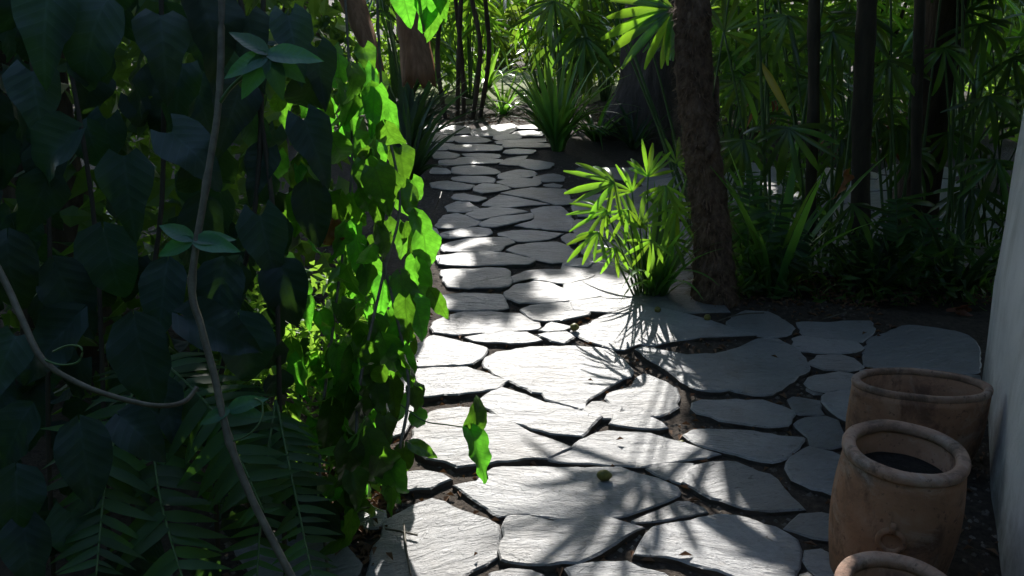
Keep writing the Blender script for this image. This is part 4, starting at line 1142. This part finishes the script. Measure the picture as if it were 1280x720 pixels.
# ------------------------------------------------------------------ fruit, twigs, litter
fr = [(755, 594, "olive fallen fruit on the big pale flagstone"), (772, 699, "round green fallen fruit at the bottom edge of the path"), (853, 541, "olive fallen fruit by a joint in the palm shadow"), (718, 409, "yellow fallen fruit between the two small stones"),
      (822, 387, "yellow fallen fruit below the sunlit strap leaves"), (884, 397, "tan fallen fruit on the edge of the shaded bed")]
sph = []
def fruit_mesh(sx, k):
    bm = bmesh.new()
    bmesh.ops.create_icosphere(bm, subdivisions=3, radius=.0175)
    for v in bm.verts:
        v.co += v.co * .12 * noise.noise(v.co * 60 + Vector((k, 0, 0)))
        v.co.x *= sx
        if v.co.x > .014 * sx: v.co.x += (v.co.x - .014 * sx) * .8
    me = bpy.data.meshes.new("fallen_fruit"); bm.to_mesh(me); bm.free()
    me.materials.append(M_FRUIT)
    me.polygons.foreach_set("use_smooth", [True] * len(me.polygons))
    return me
for k, (x, y, lab) in enumerate(fr):
    p = gnd(x, y, .066)
    z = .066 if on_stone(p.x, p.y) else .02
    o = link("fallen_fruit", fruit_mesh(1.3 if k in (0, 2) else 1.05, k), None, Matrix.Translation((p.x, p.y, z)) @ Matrix.Rotation(uni(.1, .6), 4, 'Z') @ Matrix.Scale(.85 if k > 3 else 1, 4))
    tag(o, lab, "fruit", "fallen fruits on the path")
for (pts_, lab) in (([(505, 655), (508, 690), (516, 730)], "thin dark twig hanging over the near left flagstone"), ([(482, 661), (500, 664), (522, 669)], "short bent twig lying on the near left flagstone"),
                    ([(895, 402), (925, 393), (955, 391)], "pale twig on the soil edge beside the shaded stone"), ([(1028, 399), (1045, 394), (1058, 390)], "pale twig at the edge of the bed near the thicket canes"), ([(532, 290), (548, 262), (552, 236)], "bent dry stalk over the far left edge of the path")):
    p3 = [gnd(x, y, .06) for x, y in pts_]
    if lab.startswith("bent dry"): p3 = [gnd(532, 286, .03), at(548, 212 + 40, 4.9), at(552, 240, 5.0)]
    tag(link("twig", tube(smooth_path(p3, 5), .003, M_STEM, "twig", 5, .3)), lab, "twig")
pts = []
while len(pts) < 1900:
    r_ = rnd() * 1.9
    if r_ > 1.0: g = Vector((uni(-.8, 1.75), uni(1.4, 4.2), 0))
    elif r_ < .35: g = gnd(uni(400, 500), uni(560, 730))
    elif r_ < .6: g = gnd(uni(540, 760), uni(147, 160))
    else: g = gnd(uni(840, 1240), uni(345, 392))
    if on_stone(g.x, g.y) and rnd() < .975: continue
    pts.append(Vector((g.x, g.y, uni(.036, .045) + (.02 if on_stone(g.x, g.y) else 0))))
vs, fs = [], []
for p in pts:
    s = uni(.015, .045); a = uni(0, 6.28)
    t = Vector((math.cos(a), math.sin(a), uni(-.05, .12))); x = Vector((-math.sin(a), math.cos(a), uni(-.12, .12)))
    b = len(vs)
    vs += [p, p + t * s * .5 + x * s * .2 + Vector((0, 0, .008)), p + t * s * .5 - x * s * .2 + Vector((0, 0, .01)), p + t * s]
    fs += [(b, b + 1, b + 3), (b, b + 3, b + 2)]
tag(link("leaf_litter", mesh_of("leaf_litter", vs, fs, M_LITTER, False)), "dry brown leaf litter on the soil beside the flagstones", "leaf litter", kind="stuff")
# curled dry leaf by the wall's end, red-brown leaf in the thicket
q = gnd(1208, 396)
tag(link("dry_leaf", L_DRY[1], None, frame(q + Vector((0, 0, .02)), (-.5, -.4, .4), (0, -.8, .6), .11)), "pale curled dead leaf on the soil near the white wall", "leaf")
q = at(1052, 215, 4.1)
tag(link("dry_leaf", L_DRY[2], None, frame(q, px_dir(q, .35, 1, 4, 0), TOCAM(q) + Vector((1.2, 0, .3)), .15)), "reddish dead leaf hanging from the thicket canes", "leaf")
